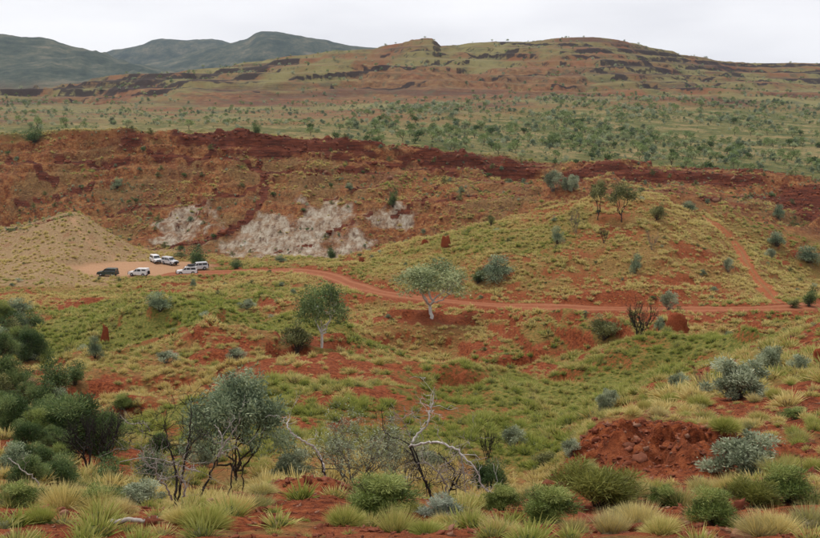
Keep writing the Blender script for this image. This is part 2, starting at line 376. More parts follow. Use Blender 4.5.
# ------------------------------------------------------------------ material helpers
def new_mat(name):
    m = bpy.data.materials.new(name); m.use_nodes = True
    nt = m.node_tree; nt.nodes.clear()
    return m, nt.nodes, nt.links
class NB:
    """small node-building helper"""
    def __init__(s, name):
        s.m, s.n, s.l = new_mat(name)
    def put(s, node, key, v):
        if isinstance(v, bpy.types.NodeSocket): s.l.new(v, node.inputs[key])
        elif v is not None: node.inputs[key].default_value = v
    def attr(s, name, typ='GEOMETRY', out='Fac'):
        a = s.n.new('ShaderNodeAttribute'); a.attribute_name = name; a.attribute_type = typ; return a.outputs[out]
    def pos(s, scale=None):
        g = s.n.new('ShaderNodeNewGeometry')
        if scale is None: return g.outputs['Position']
        v = s.n.new('ShaderNodeVectorMath'); v.operation = 'MULTIPLY'; s.l.new(g.outputs['Position'], v.inputs[0]); v.inputs[1].default_value = scale
        return v.outputs[0]
    def noise(s, scale, detail=4, rough=.55, vec=None, dist=0):
        t = s.n.new('ShaderNodeTexNoise'); t.inputs['Scale'].default_value = scale; t.inputs['Detail'].default_value = detail
        t.inputs['Roughness'].default_value = rough; t.inputs['Distortion'].default_value = dist
        s.l.new(vec if vec is not None else s.pos(), t.inputs['Vector']); return t.outputs[0]
    def ramp(s, fac, *stops):
        r = s.n.new('ShaderNodeValToRGB'); s.l.new(fac, r.inputs[0])
        el = r.color_ramp.elements
        while len(el) < len(stops): el.new(1)
        for e, (p, c) in zip(el, stops):
            e.position = p; e.color = c if len(c) == 4 else (*c, 1)
        return r.outputs[0]
    def mix(s, fac, a, b, mode='MIX'):
        x = s.n.new('ShaderNodeMix'); x.data_type = 'RGBA'; x.blend_type = mode
        s.put(x, 0, fac)
        for k, v in ((6, a), (7, b)):
            if isinstance(v, tuple) and len(v) == 3: v = (*v, 1)
            s.put(x, k, v)
        return x.outputs[2]
    def math(s, op, a, b=None, c=None, clamp=False):
        x = s.n.new('ShaderNodeMath'); x.operation = op; x.use_clamp = clamp
        s.put(x, 0, a); s.put(x, 1, b)
        if c is not None: s.put(x, 2, c)
        return x.outputs[0]
    def step(s, v, a, b):
        x = s.n.new('ShaderNodeMapRange'); x.interpolation_type = 'SMOOTHSTEP'
        s.put(x, 0, v); x.inputs[1].default_value = a; x.inputs[2].default_value = b; return x.outputs[0]
    def bump(s, h, strength, dist, prev=None):
        b = s.n.new('ShaderNodeBump'); b.inputs['Strength'].default_value = strength; b.inputs['Distance'].default_value = dist
        s.l.new(h, b.inputs['Height'])
        if prev is not None: s.l.new(prev, b.inputs['Normal'])
        return b.outputs[0]
    def surf(s, col, rough=.9, normal=None, spec=.15, metal=0, transl=0):
        p = s.n.new('ShaderNodeBsdfPrincipled')
        if isinstance(col, tuple): col = (*col, 1) if len(col) == 3 else col
        s.put(p, 'Base Color', col); s.put(p, 'Roughness', rough); p.inputs['Specular IOR Level'].default_value = spec
        p.inputs['Metallic'].default_value = metal
        if normal is not None: s.l.new(normal, p.inputs['Normal'])
        o = s.n.new('ShaderNodeOutputMaterial')
        sh = p.outputs[0]
        if transl:
            t = s.n.new('ShaderNodeBsdfTranslucent'); s.put(t, 'Color', col)
            mxs = s.n.new('ShaderNodeMixShader'); mxs.inputs[0].default_value = transl
            s.l.new(sh, mxs.inputs[1]); s.l.new(t.outputs[0], mxs.inputs[2]); sh = mxs.outputs[0]
        s.l.new(sh, o.inputs[0]); s.p = p
        return s.m

# ---- ground
g = NB('red_earth_ground')
n1 = g.noise(.35, 6, .62); n2 = g.noise(3.2, 6, .65); n3 = g.noise(26, 5, .6); n0 = g.noise(.045, 5, .6)
soil = g.ramp(g.noise(3.2, 8, .75), (.34, (.050, .012, .006)), (.46, (.150, .036, .014)), (.56, (.275, .074, .026)), (.70, (.40, .145, .060)))
soil = g.mix(g.math('MULTIPLY', g.step(n1, .45, .7), .5), soil, (.245, .078, .034))
soil = g.mix(g.step(n3, .55, .75), soil, (.33, .125, .065))
dry = g.ramp(n2, (.32, (.095, .045, .018)), (.5, (.215, .130, .042)), (.68, (.34, .245, .085)))
grn = g.ramp(n2, (.32, (.060, .066, .014)), (.5, (.150, .155, .034)), (.68, (.265, .250, .064)))
gm = g.math('ADD', g.attr('green'), g.math('MULTIPLY', g.math('SUBTRACT', n1, .5), .9))
grass = g.mix(g.step(gm, .25, .85), dry, grn)
bm_ = g.math('ADD', g.attr('bare'), g.math('MULTIPLY', g.math('SUBTRACT', n2, .5), 1.1))
bm_ = g.math('ADD', bm_, g.math('MULTIPLY', g.math('SUBTRACT', n3, .5), .35))
col = g.mix(g.step(bm_, .05, .55), grass, soil)
# cliff scree
scree = g.ramp(g.noise(.42, 8, .72), (.32, (.055, .018, .009)), (.44, (.135, .042, .018)), (.53, (.245, .092, .033)), (.62, (.32, .155, .060)), (.74, (.34, .225, .105)))
scree = g.mix(g.math('MULTIPLY', g.step(g.noise(.05, 5, .65), .48, .62), .65), scree, g.ramp(g.noise(.9, 6, .7), (.35, (.085, .060, .024)), (.6, (.205, .140, .058))))
scree = g.mix(g.math('MULTIPLY', g.step(g.noise(.11, 6, .65), .52, .66), .7), scree, g.ramp(n2, (.3, (.125, .036, .018)), (.7, (.24, .075, .036))))
scree = g.mix(g.math('MULTIPLY', g.step(g.noise(.075, 6, .65), .50, .62), .5), scree, g.ramp(g.noise(1.1, 6, .7), (.35, (.050, .024, .014)), (.65, (.16, .085, .042))))
scree = g.mix(g.math('MULTIPLY', g.step(g.noise(1.5, 6, .75), .51, .59), .7), scree, (.040, .022, .013))
scree = g.mix(g.math('MULTIPLY', g.step(g.noise(1.15, 5, .7, g.pos((1.1, .9, 1.3))), .54, .64), .8), scree, (.29, .185, .080))
col = g.mix(g.math('MULTIPLY', g.attr('cliff'), .94), col, scree)
spc = g.ramp(g.noise(2.2, 7, .72), (.33, (.125, .072, .036)), (.48, (.275, .180, .092)), (.62, (.38, .265, .145)))
spc = g.mix(g.math('MULTIPLY', g.step(g.noise(.3, 5, .65), .52, .66), .5), spc, (.22, .085, .045))
col = g.mix(g.math('MULTIPLY', g.step(g.math('ADD', g.attr('spur'), g.math('MULTIPLY', g.math('SUBTRACT', n1, .5), .6)), .3, .7), .9), col, spc)
# pale outcrop rock
vz = g.pos((.52, .20, .40))
pr = g.ramp(g.noise(1.3, 8, .75, vz), (.33, (.055, .035, .026)), (.42, (.175, .115, .080)), (.49, (.30, .235, .165)), (.58, (.40, .345, .265)), (.70, (.52, .47, .39)))
pr = g.mix(g.math('MULTIPLY', g.step(g.noise(.22, 6, .7), .5, .64), .8), pr, (.25, .15, .085))
pm = g.math('ADD', g.attr('pale'), g.math('MULTIPLY', g.math('SUBTRACT', n1, .5), 1.0))
pm = g.math('ADD', pm, g.math('MULTIPLY', g.math('SUBTRACT', n2, .5), .9))
pm = g.math('ADD', pm, g.math('MULTIPLY', g.math('SUBTRACT', g.noise(.18, 7, .7), .5), 1.3))
col = g.mix(g.step(pm, .30, 1.05), col, pr)
# dark ironstone ledges, layered
vr = g.pos((.10, .10, 1.0))
rk = g.ramp(g.noise(1.6, 8, .75, vr), (.34, (.030, .014, .010)), (.5, (.105, .030, .017)), (.66, (.21, .065, .032)))
rm = g.math('ADD', g.attr('rock'), g.math('MULTIPLY', g.math('SUBTRACT', n1, .5), .8))
col = g.mix(g.step(rm, .35, .65), col, rk)
# plateau and far hills
pl = g.ramp(n0, (.3, (.066, .082, .026)), (.5, (.125, .125, .042)), (.68, (.215, .160, .066)))
pl = g.mix(g.math('MULTIPLY', g.step(n1, .5, .75), .55), pl, (.22, .10, .05))
pl = g.mix(g.math('MULTIPLY', g.step(n0, .47, .60), .6), pl, (.275, .205, .095))
pl = g.mix(g.math('MULTIPLY', g.step(g.noise(.22, 7, .75), .50, .60), .75), pl, (.050, .068, .028))
pl = g.mix(g.math('MULTIPLY', g.step(g.noise(.16, 7, .75, g.pos((1, 1, 2))), .55, .66), .7), pl, (.30, .245, .110))
col = g.mix(g.attr('plat'), col, pl)
hn = g.noise(.012, 6, .62)
hl = g.ramp(hn, (.36, (.190, .080, .040)), (.45, (.190, .110, .052)), (.52, (.180, .148, .062)), (.66, (.215, .190, .082)))
hl = g.mix(g.math('MULTIPLY', g.step(g.math('ADD', g.attr('hred'), g.math('MULTIPLY', g.math('SUBTRACT', n0, .5), 1.4)), .35, .75), .8), hl, g.ramp(g.noise(.12, 7, .75), (.38, (.105, .042, .024)), (.52, (.20, .088, .045)), (.64, (.25, .165, .080))))
sv = g.pos((.004, .004, .085))
st = g.noise(1.0, 7, .75, sv, .3)
hl = g.mix(g.math('MULTIPLY', g.step(st, .51, .60), .8), hl, (.100, .056, .040))
hl = g.mix(g.math('MULTIPLY', g.step(n0, .52, .66), .5), hl, (.085, .095, .055))
hl = g.mix(g.math('MULTIPLY', g.step(g.noise(.09, 7, .75), .52, .62), .6), hl, (.095, .085, .052))
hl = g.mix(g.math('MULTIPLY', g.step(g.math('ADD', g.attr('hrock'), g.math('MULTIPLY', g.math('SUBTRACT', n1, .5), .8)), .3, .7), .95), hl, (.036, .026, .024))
col = g.mix(g.attr('hill'), col, hl)
fl = g.ramp(g.noise(.011, 10, .8), (.36, (.020, .032, .029)), (.47, (.045, .060, .046)), (.56, (.090, .096, .068)), (.66, (.18, .155, .11)))
col = g.mix(g.attr('far'), col, fl)
pk = g.ramp(n2, (.3, (.36, .185, .095)), (.7, (.47, .29, .17)))
col = g.mix(g.attr('park'), col, pk)
nb = g.bump(n1, .5, 1.2)
nb = g.bump(n2, .7, .25, nb)
nb = g.bump(n3, .8, .05, nb)
nb = g.bump(g.noise(90, 3, .6), .6, .012, nb)
M_GROUND = g.surf(col, .95, nb, .08)

def M_simple(name, c0, c1, scale=20, rough=.8, spec=.2, bump=0, metal=0):
    s = NB(name); n = s.noise(scale, 5, .6)
    c = s.ramp(n, (.3, c0), (.7, c1))
    nb = s.bump(n, .6, bump) if bump else None
    return s.surf(c, rough, nb, spec, metal)

def M_leaf(name, dark, mid, light, var=.25, transl=.3, rough=.55):
    s = NB(name)
    v = s.attr('v')
    oi = s.n.new('ShaderNodeObjectInfo').outputs['Random']
    vv = s.math('ADD', v, s.math('MULTIPLY', s.math('SUBTRACT', oi, .5), var))
    c = s.ramp(vv, (.0, dark), (.5, mid), (1.0, light))
    return s.surf(c, rough, None, .18, 0, transl)

M_GUM = M_leaf('gum_leaves', (0.094, 0.128, 0.053), (0.263, 0.313, 0.144), (0.531, 0.566, 0.296))
M_GUMD = M_leaf('dark_gum_leaves', (0.062, 0.096, 0.033), (0.173, 0.235, 0.081), (0.370, 0.439, 0.170))
M_DARK = M_leaf('dark_green_leaves', (0.024, 0.050, 0.015), (0.095, 0.151, 0.049), (0.275, 0.341, 0.123))
M_OLIVE = M_leaf('olive_leaves', (0.045, 0.054, 0.018), (0.149, 0.158, 0.055), (0.336, 0.328, 0.132))
M_GREY = M_leaf('grey_green_leaves', (0.105, 0.13, 0.072), (0.31, 0.35, 0.215), (0.56, 0.6, 0.41))
M_BLUE = M_leaf('blue_green_leaves', (0.061, 0.090, 0.053), (0.209, 0.270, 0.155), (0.493, 0.551, 0.334))
M_SILV = M_leaf('silver_leaves', (0.13, 0.16, 0.11), (0.29, 0.33, 0.24), (0.46, 0.49, 0.38))
M_LIME = M_leaf('yellow_green_leaves', (0.085, 0.095, 0.018), (0.2, 0.21, 0.044), (0.38, 0.37, 0.1))
M_FRESH = M_leaf('fresh_green_leaves', (0.050, 0.082, 0.017), (0.165, 0.215, 0.050), (0.38, 0.42, 0.13))
M_BROWN = M_leaf('dry_brown_leaves', (0.135, 0.084, 0.046), (0.382, 0.242, 0.135), (0.660, 0.493, 0.267))
M_BARKW = M_simple('white_bark', (.42, .38, .33), (.70, .67, .62), 9, .8, .2, .02)
M_DEADW = M_simple('bleached_dead_wood', (.34, .31, .27), (.62, .58, .53), 10, .85, .15, .01)
M_BARKD = M_simple('charred_bark', (.012, .010, .009), (.055, .045, .038), 14, .85, .15, .01)
M_BARKG = M_simple('grey_dead_wood', (.20, .17, .14), (.45, .41, .36), 12, .85, .15, .01)
M_TWIG = M_simple('grey_twigs', (.085, .068, .055), (.22, .185, .15), 8, .85, .1)
M_BARKB = M_simple('brown_bark', (.040, .028, .020), (.11, .08, .055), 14, .9, .1, .01)
M_MOUND = M_simple('termite_earth', (.15, .034, .014), (.27, .075, .032), 6, .95, .05, .08)
s = NB('red_rock'); rn = s.noise(5, 6, .65); oi = s.n.new('ShaderNodeObjectInfo').outputs['Random']
c = s.ramp(rn, (.3, (.085, .028, .016)), (.55, (.20, .060, .030)), (.75, (.31, .13, .075)))
c = s.mix(s.math('MULTIPLY', s.step(oi, .6, 1), .5), c, (.30, .19, .125))
M_ROCK = s.surf(c, .9, s.bump(rn, .7, .05), .12)

def M_grass(name, typ):
    s = NB(name)
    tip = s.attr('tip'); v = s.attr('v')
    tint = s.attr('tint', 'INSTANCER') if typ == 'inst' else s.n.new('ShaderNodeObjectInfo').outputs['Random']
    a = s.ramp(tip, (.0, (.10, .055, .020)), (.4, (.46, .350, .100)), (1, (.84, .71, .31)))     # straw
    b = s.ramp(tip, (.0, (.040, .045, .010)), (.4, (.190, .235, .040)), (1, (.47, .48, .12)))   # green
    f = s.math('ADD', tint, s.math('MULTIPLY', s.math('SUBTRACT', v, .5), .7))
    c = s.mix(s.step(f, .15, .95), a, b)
    hsh = s.math('FRACT', s.math('MULTIPLY', tint, 7.13))
    c = s.mix(s.math('MULTIPLY', s.step(s.math('ADD', hsh, s.math('MULTIPLY', s.math('SUBTRACT', v, .5), .5)), .72, 1.0), .55 if typ == 'obj' else .2), c, (.33, .27, .19))
    return s.surf(c, .6, None, .15, 0, .22)
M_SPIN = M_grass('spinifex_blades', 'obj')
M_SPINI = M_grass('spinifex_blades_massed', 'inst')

# ------------------------------------------------------------------ mesh helpers
def mesh_np(name, V, Fq=None, Ft=None, mats=(), attrs=None, smooth=False, mat_idx=None):
    me = bpy.data.meshes.new(name)
    V = np.asarray(V, np.float32)
    nq = 0 if Fq is None else len(Fq); nt = 0 if Ft is None else len(Ft)
    me.vertices.add(len(V)); me.vertices.foreach_set('co', V.ravel())
    li = []; 
    if nq: li.append(np.asarray(Fq, np.int32).ravel())
    if nt: li.append(np.asarray(Ft, np.int32).ravel())
    li = np.concatenate(li)
    me.loops.add(len(li)); me.loops.foreach_set('vertex_index', li)
    me.polygons.add(nq + nt)
    st = np.r_[np.arange(nq) * 4, nq * 4 + np.arange(nt) * 3].astype(np.int32)
    me.polygons.foreach_set('loop_start', st)
    if mat_idx is not None: me.polygons.foreach_set('material_index', np.asarray(mat_idx, np.int32))
    if smooth: me.polygons.foreach_set('use_smooth', np.ones(nq + nt, bool))
    for m in mats: me.materials.append(m)
    for k, a in (attrs or {}).items():
        at = me.attributes.new(k, 'FLOAT', 'POINT'); at.data.foreach_set('value', np.asarray(a, np.float32).ravel())
    me.update(calc_edges=True); me.validate()
    return me

def obj(name, me, parent=None, **props):
    o = bpy.data.objects.new(name, me); COL.objects.link(o)
    if parent is not None: o.parent = parent
    for k, v in props.items(): o[k] = v
    return o

class Geo:
    """collects tubes and loose leaf faces"""
    def __init__(s): s.V = []; s.Q = []; s.n = 0; s.att = []
    def add(s, V, Q, a=None):
        V = np.asarray(V, float); s.V.append(V); s.Q.append(np.asarray(Q, int) + s.n); s.n += len(V)
        s.att.append(np.full(len(V), .5) if a is None else a)
    def tube(s, P, r, k=6):
        P = np.asarray(P, float); r = np.broadcast_to(np.asarray(r, float), (len(P),))
        T = np.gradient(P, axis=0); T /= np.linalg.norm(T, axis=1)[:, None] + 1e-9
        ref = np.array([0.31, 0.17, .93]); ref = np.where(np.abs(T @ ref)[:, None] > .97, np.array([1., 0, 0]), ref)
        A = np.cross(T, ref); A /= np.linalg.norm(A, axis=1)[:, None] + 1e-9
        B = np.cross(T, A)
        th = np.arange(k) * 2 * math.pi / k
        V = P[:, None] + r[:, None, None] * (A[:, None] * np.cos(th)[None, :, None] + B[:, None] * np.sin(th)[None, :, None])
        V = V.reshape(-1, 3); n = len(P)
        i = np.arange(n-1)[:, None] * k; j = np.arange(k)[None]; j2 = (j + 1) % k
        Q = np.stack([i+j, i+j2, i+k+j2, i+k+j], -1).reshape(-1, 4)
        s.add(V, Q)
    def mesh(s, name, mat, smooth=False, attr=None):
        V = np.concatenate(s.V); Q = np.concatenate(s.Q)
        return mesh_np(name, V, Q, mats=[mat], smooth=smooth, attrs={'v': np.concatenate(s.att)})

def unit(v): return v / (np.linalg.norm(v, axis=-1, keepdims=True) + 1e-9)

def leaves(g, C, Rr, n, ln, asp, out=1., rnd=.8, up=.2, squash=.8, r=None, flat=0.):
    """n leaf faces through the clumps (centres C, radii Rr)"""
    r = r or rng
    w = Rr**2; k = r.choice(len(C), n, p=w / w.sum())
    d = unit(r.normal(size=(n, 3)))
    rad = Rr[k] * (r.random(n) ** .5) * (1 + .35*r.normal(size=n)*(r.random(n) < .25))
    P = C[k] + d * rad[:, None] * np.array([1, 1, squash])
    dirv = unit(d * out + r.normal(size=(n, 3)) * rnd + np.array([0, 0, up]))
    side = unit(np.cross(dirv, r.normal(size=(n, 3))))
    l = ln * r.uniform(.6, 1.35, n)[:, None]; wv = l / asp
    V = np.stack([P, P + dirv*l*.45 + side*wv*.5, P + dirv*l, P + dirv*l*.45 - side*wv*.5], 1).reshape(-1, 3)
    Q = np.arange(n*4).reshape(-1, 4)
    cv = np.clip(r.random(len(C))[k] * .6 + r.random(n) * .6 - .1, 0, 1)
    g.add(V, Q, np.repeat(cv, 4))

def limb(a, b, n=6, wob=.05, r=None, sag=0):
    r = r or rng
    t = np.linspace(0, 1, n)[:, None]
    a = np.asarray(a, float); b = np.asarray(b, float)
    P = a + (b - a) * t
    w = r.normal(size=(n, 3)) * wob * np.linalg.norm(b - a); w[0] = w[-1] = 0
    P = P + w; P[:, 2] += sag * np.sin(t[:, 0] * math.pi)
    return P

def plant_bush(seed, leafmat, barkmat, n=3000, ln=.06, asp=3., nc=16, up=.35, dome=.5, cr=(.13, .24), low=.10, out=1., rnd=.7, stem=.012, name='bush'):
    """rounded bush about 1 wide and 1 high"""
    r = np.random.default_rng(seed)
    d = unit(r.normal(size=(nc, 3))); d[:, 2] = np.abs(d[:, 2])
    rad = r.uniform(.35, .95, nc)[:, None]
    C = d * rad * np.array([.36, .36, .62]) + np.array([0, 0, low + .1])
    C[:, 2] = np.clip(C[:, 2] + r.normal(size=nc)*.05, low, .85)
    C[:, :2] += r.normal(size=(nc, 2)) * .05
    Rr = cr[0]*.7 + (cr[1] - cr[0]*.7) * r.random(nc)**1.6
    g1 = Geo(); g2 = Geo()
    for _ in range(nc):
        e_ = unit(np.array([r.normal(), r.normal(), abs(r.normal())+.3])) * np.array([.52, .52, .95]) * r.uniform(.75, 1.1)
        g2.tube(limb(e_*.3, e_, 5, .08, r), np.linspace(stem*.5, stem*.12, 5), 3)
    for c in C:
        P = limb((r.normal()*.03, r.normal()*.03, -.04), c, 6, .06, r)
        g2.tube(P, np.linspace(stem, stem*.3, 6), 4)
    leaves(g1, C, Rr, n, ln, asp, out, rnd, up, .85, r)
    return [('stems', g2.mesh(name+'_stems', barkmat)), ('foliage', g1.mesh(name+'_foliage', leafmat))]

def plant_needle(seed, leafmat, barkmat, n=2600, ln=.16, asp=14., nc=14, name='fine_bush', spread=.42, up=.9):
    """bush of many fine upright leaves"""
    return plant_bush(seed, leafmat, barkmat, n, ln, asp, nc, up=up, cr=(.13, .22), low=.10, out=.8, rnd=.7, name=name)

def plant_tree(seed, leafmat, barkmat, n=4000, ln=.045, asp=2.6, base=.38, nc=22, forks=4, trunk=.022, lean=.05, flat=.55, cr=(.09, .17), fork_h=.25, name='tree'):
    """tree about 1 wide and 1 high: forked trunk, limbs, clumped crown"""
    r = np.random.default_rng(seed)
    g1 = Geo(); g2 = Geo()
    C = []; 
    f0 = np.array([r.normal()*lean, r.normal()*lean, fork_h])
    g2.tube(limb((0, 0, -.05), f0, 7, .025, r), np.linspace(trunk*1.25, trunk*.9, 7), 8)
    per = max(1, nc // forks)
    for i in range(forks):
        a = i * 2*math.pi/forks + r.uniform(-.4, .4)
        rr = r.uniform(.16, .27)
        m = np.array([math.cos(a)*rr, math.sin(a)*rr, base + (1-base)*r.uniform(.2, .5)])
        P = limb(f0, m, 7, .05, r, -.02)
        g2.tube(P, np.linspace(trunk*.7, trunk*.4, 7), 6)
        for k in range(per):
            b = a + r.normal()*.8; q = rr + r.uniform(-.12, .2)
            c = np.array([math.cos(b)*q, math.sin(b)*q, 0]); 
            top = base + (1-base) * (1 - (np.hypot(c[0], c[1])/.5)**2 * .55)
            c[2] = r.uniform(max(base+.06, top-.32), top-.07)
            C.append(c)
            g2.tube(limb(m, c, 5, .08, r), np.linspace(trunk*.33, trunk*.10, 5), 4)
    C = np.array(C); Rr = r.uniform(cr[0], cr[1], len(C))
    leaves(g1, C, Rr, n, ln, asp, .7, .8, -.1, flat+.15, r)
    return [('trunk', g2.mesh(name+'_trunk', barkmat, True)), ('crown', g1.mesh(name+'_crown', leafmat))]

def plant_bare(seed, barkmat, depth=4, n0=5, spread=.55, r0=.013, fan=3, name='bare_shrub', wob=.07, leafmat=None, nl=0, shrink=.66, l0=.42):
    """leafless shrub about 1 wide and 1 high"""
    r = np.random.default_rng(seed)
    g2 = Geo(); tips = []
    def grow(p, d, l, rad, k):
        e = p + d * l
        g2.tube(limb(p, e, 5, wob, r), np.linspace(rad, rad*.62, 5), 5 if k > 2 else 3)
        if k == 0: tips.append(e); return
        for _ in range(fan if k > 1 else 3):
            dd = unit(d + r.normal(size=3) * spread * .75 + np.array([0, 0, .12]))
            t = r.uniform(.55, 1)
            grow(p + d*l*t, dd, l * shrink * r.uniform(.75, 1.2), rad*.58, k-1)
    for i in range(n0):
        a = i*2*math.pi/n0 + r.uniform(-.5, .5)
        d = unit(np.array([math.cos(a)*spread, math.sin(a)*spread, 1.]))
        grow(np.array([math.cos(a)*.02, math.sin(a)*.02, -.04]), d, l0*r.uniform(.75, 1.15), r0, depth)
    V = np.concatenate(g2.V); w = max(np.ptp(V[:, 0]), np.ptp(V[:, 1])); h = V[:, 2].max()
    sc = np.array([1/w, 1/w, 1/h])
    g2.V = [v*sc for v in g2.V]
    out = [('branches', g2.mesh(name+'_branches', barkmat))]
    if leafmat is not None:
        g1 = Geo(); T = np.array(tips) * sc
        leaves(g1, T, np.full(len(T), .05), nl, .026, 3.5, .8, .8, .2, .9, r)
        out.append(('foliage', g1.mesh(name+'_foliage', leafmat)))
    return out

def joined(parts, name):
    """one mesh for plants too small to show parts"""
    V = []; Q = []; A = []; mi = []; mats = []; n = 0
    for k, (_, me) in enumerate(parts):
        co = np.empty(len(me.vertices)*3, np.float32); me.vertices.foreach_get('co', co); co = co.reshape(-1, 3)
        lv = np.empty(len(me.loops), np.int32); me.loops.foreach_get('vertex_index', lv)
        V.append(co); q = lv.reshape(-1, 4) + n; Q.append(q); n += len(co); mi.append(np.full(len(q), k)); mats.append(me.materials[0])
        a = np.empty(len(me.vertices), np.float32); me.attributes['v'].data.foreach_get('value', a); A.append(a)
    return mesh_np(name, np.concatenate(V), np.concatenate(Q), mats=mats, attrs={'v': np.concatenate(A)}, mat_idx=np.concatenate(mi))

def tussock(seed, n, ln=.62, wid=.010, core=True, lay=1.25, name='tussock', mat=None, seg=2):
    """spinifex hummock about 1 m across: spiky blades radiating from a dense cushion"""
    r = np.random.default_rng(seed)
    a = r.random(n) * 2*math.pi; q = np.sqrt(r.random(n))
    tilt = q * lay * r.uniform(.7, 1.1, n)
    base = np.stack([np.cos(a)*q*.22, np.sin(a)*q*.22, np.zeros(n) - .03], 1)
    b = a + r.normal(size=n)*.55
    lob = .72 + .5*vnoise(np.cos(a)*1.6+seed*3.1, np.sin(a)*1.6, seed)
    d = np.stack([np.cos(b)*np.sin(tilt), np.sin(b)*np.sin(tilt), np.cos(tilt)], 1)
    l = (ln * r.uniform(.45, 1.15, n) * lob)[:, None]
    side = unit(np.cross(d, r.normal(size=(n, 3)))) * wid * r.uniform(.7, 1.3, n)[:, None]
    mid = base + d*l*.55; end = base + d*l; end[:, 2] -= .10 * np.sin(tilt) * l[:, 0]
    V = np.stack([base-side*.6, base+side*.6, mid+side, mid-side, end+side*.12, end-side*.12], 1).reshape(-1, 3)
    i = np.arange(n)[:, None]*6
    Q = np.concatenate([i + np.array([0, 1, 2, 3]), i + np.array([3, 2, 4, 5])])
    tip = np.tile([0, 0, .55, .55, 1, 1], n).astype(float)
    v = np.repeat(r.random(n), 6)
    if core:
        m, k = 7, 10
        ph = np.linspace(.02, math.pi*.5, m); th = np.arange(k)*2*math.pi/k
        rr = ln*.50
        CV = np.stack([np.sin(ph)[:, None]*np.cos(th)*rr, np.sin(ph)[:, None]*np.sin(th)*rr, np.cos(ph)[:, None]*np.ones(k)*rr*.85 - .03], -1).reshape(-1, 3)
        CV *= r.uniform(.75, 1.15, len(CV))[:, None]
        ii = np.arange(m-1)[:, None]*k; jj = np.arange(k)[None]; j2 = (jj+1) % k
        CQ = np.stack([ii+jj, ii+k+jj, ii+k+j2, ii+j2], -1).reshape(-1, 4) + len(V)
        V = np.concatenate([V, CV]); Q = np.concatenate([Q, CQ])
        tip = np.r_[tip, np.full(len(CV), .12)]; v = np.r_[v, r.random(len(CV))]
    return mesh_np(name, V, Q, mats=[mat], attrs={'tip': tip, 'v': v})

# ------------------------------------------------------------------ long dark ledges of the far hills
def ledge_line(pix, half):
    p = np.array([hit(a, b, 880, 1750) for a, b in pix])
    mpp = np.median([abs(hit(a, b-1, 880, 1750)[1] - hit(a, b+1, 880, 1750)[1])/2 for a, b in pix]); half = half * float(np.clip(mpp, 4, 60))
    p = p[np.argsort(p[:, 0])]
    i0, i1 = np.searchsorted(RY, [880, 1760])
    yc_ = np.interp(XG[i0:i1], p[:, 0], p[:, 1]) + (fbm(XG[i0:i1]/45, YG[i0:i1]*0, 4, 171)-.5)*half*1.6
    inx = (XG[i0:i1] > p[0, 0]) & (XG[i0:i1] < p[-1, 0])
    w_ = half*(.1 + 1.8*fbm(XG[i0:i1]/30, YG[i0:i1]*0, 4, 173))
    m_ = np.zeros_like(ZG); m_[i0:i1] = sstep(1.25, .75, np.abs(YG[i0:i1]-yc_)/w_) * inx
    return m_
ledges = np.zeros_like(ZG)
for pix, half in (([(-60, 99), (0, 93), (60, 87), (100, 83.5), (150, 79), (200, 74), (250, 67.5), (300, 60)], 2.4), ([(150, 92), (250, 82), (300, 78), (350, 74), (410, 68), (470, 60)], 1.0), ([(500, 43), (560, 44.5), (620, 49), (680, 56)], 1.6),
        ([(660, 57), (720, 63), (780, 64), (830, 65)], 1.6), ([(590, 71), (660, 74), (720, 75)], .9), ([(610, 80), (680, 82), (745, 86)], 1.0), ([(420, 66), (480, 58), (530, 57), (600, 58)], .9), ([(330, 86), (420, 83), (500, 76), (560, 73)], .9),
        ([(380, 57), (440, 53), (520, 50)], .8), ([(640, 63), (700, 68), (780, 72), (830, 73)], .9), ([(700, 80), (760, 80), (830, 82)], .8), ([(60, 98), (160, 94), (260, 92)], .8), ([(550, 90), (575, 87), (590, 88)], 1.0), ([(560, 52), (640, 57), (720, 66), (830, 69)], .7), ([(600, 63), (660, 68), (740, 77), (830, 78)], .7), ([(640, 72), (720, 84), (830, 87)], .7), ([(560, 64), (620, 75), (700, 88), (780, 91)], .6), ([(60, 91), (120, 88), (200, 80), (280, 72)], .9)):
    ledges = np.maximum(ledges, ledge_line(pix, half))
# ------------------------------------------------------------------ the ground itself
hillm = sstep(-70, 70, YG - hthr) * sstep(400, 450, YG) * sstep(2300, 1900, YG)
farm = sstep(1900, 2300, YG)
hred = np.zeros_like(ZG)
for k, (px, py, rx, ry) in enumerate(((450, 85, 90, 110), (390, 92, 70, 90), (530, 74, 60, 60), (330, 98, 60, 60), (790, 95, 60, 60), (110, 97, 60, 60), (240, 100, 50, 40), (560, 90, 30, 40))):
    hred = np.maximum(hred, blob(px, py, rx, ry, 560, sd=110+k))
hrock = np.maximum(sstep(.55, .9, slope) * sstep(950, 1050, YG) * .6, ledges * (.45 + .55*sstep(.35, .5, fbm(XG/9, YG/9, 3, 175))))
V = np.stack([XG, YG, ZG + CAMZ], -1).reshape(-1, 3)
i = np.arange(NR-1)[:, None]*NC; j = np.arange(NC-1)[None]
Q = np.stack([i+j, i+j+1, i+NC+j+1, i+NC+j], -1).reshape(-1, 4)
bare2 = np.clip(bare * (1 - .75*spur), 0, 1)
gr_me = mesh_np('ground', V, Q, mats=[M_GROUND], smooth=True, attrs={
    'bare': bare2, 'green': np.clip(green*(1-spur), 0, 1), 'cliff': cliffz, 'pale': pale, 'rock': np.maximum(rock, rim*.75),
    'spur': spur * sstep(200, 225, YG), 'crest': sstep(150, 190, YG) * sstep(262, 240, YG) * sstep(-30, 5, XG),
    'plat': plat, 'hill': hillm, 'far': farm, 'hrock': hrock, 'hred': hred, 'park': np.maximum(PARK, sstep(1.1, .4, TRLD)*.6)})
obj('ground', gr_me, kind='structure')

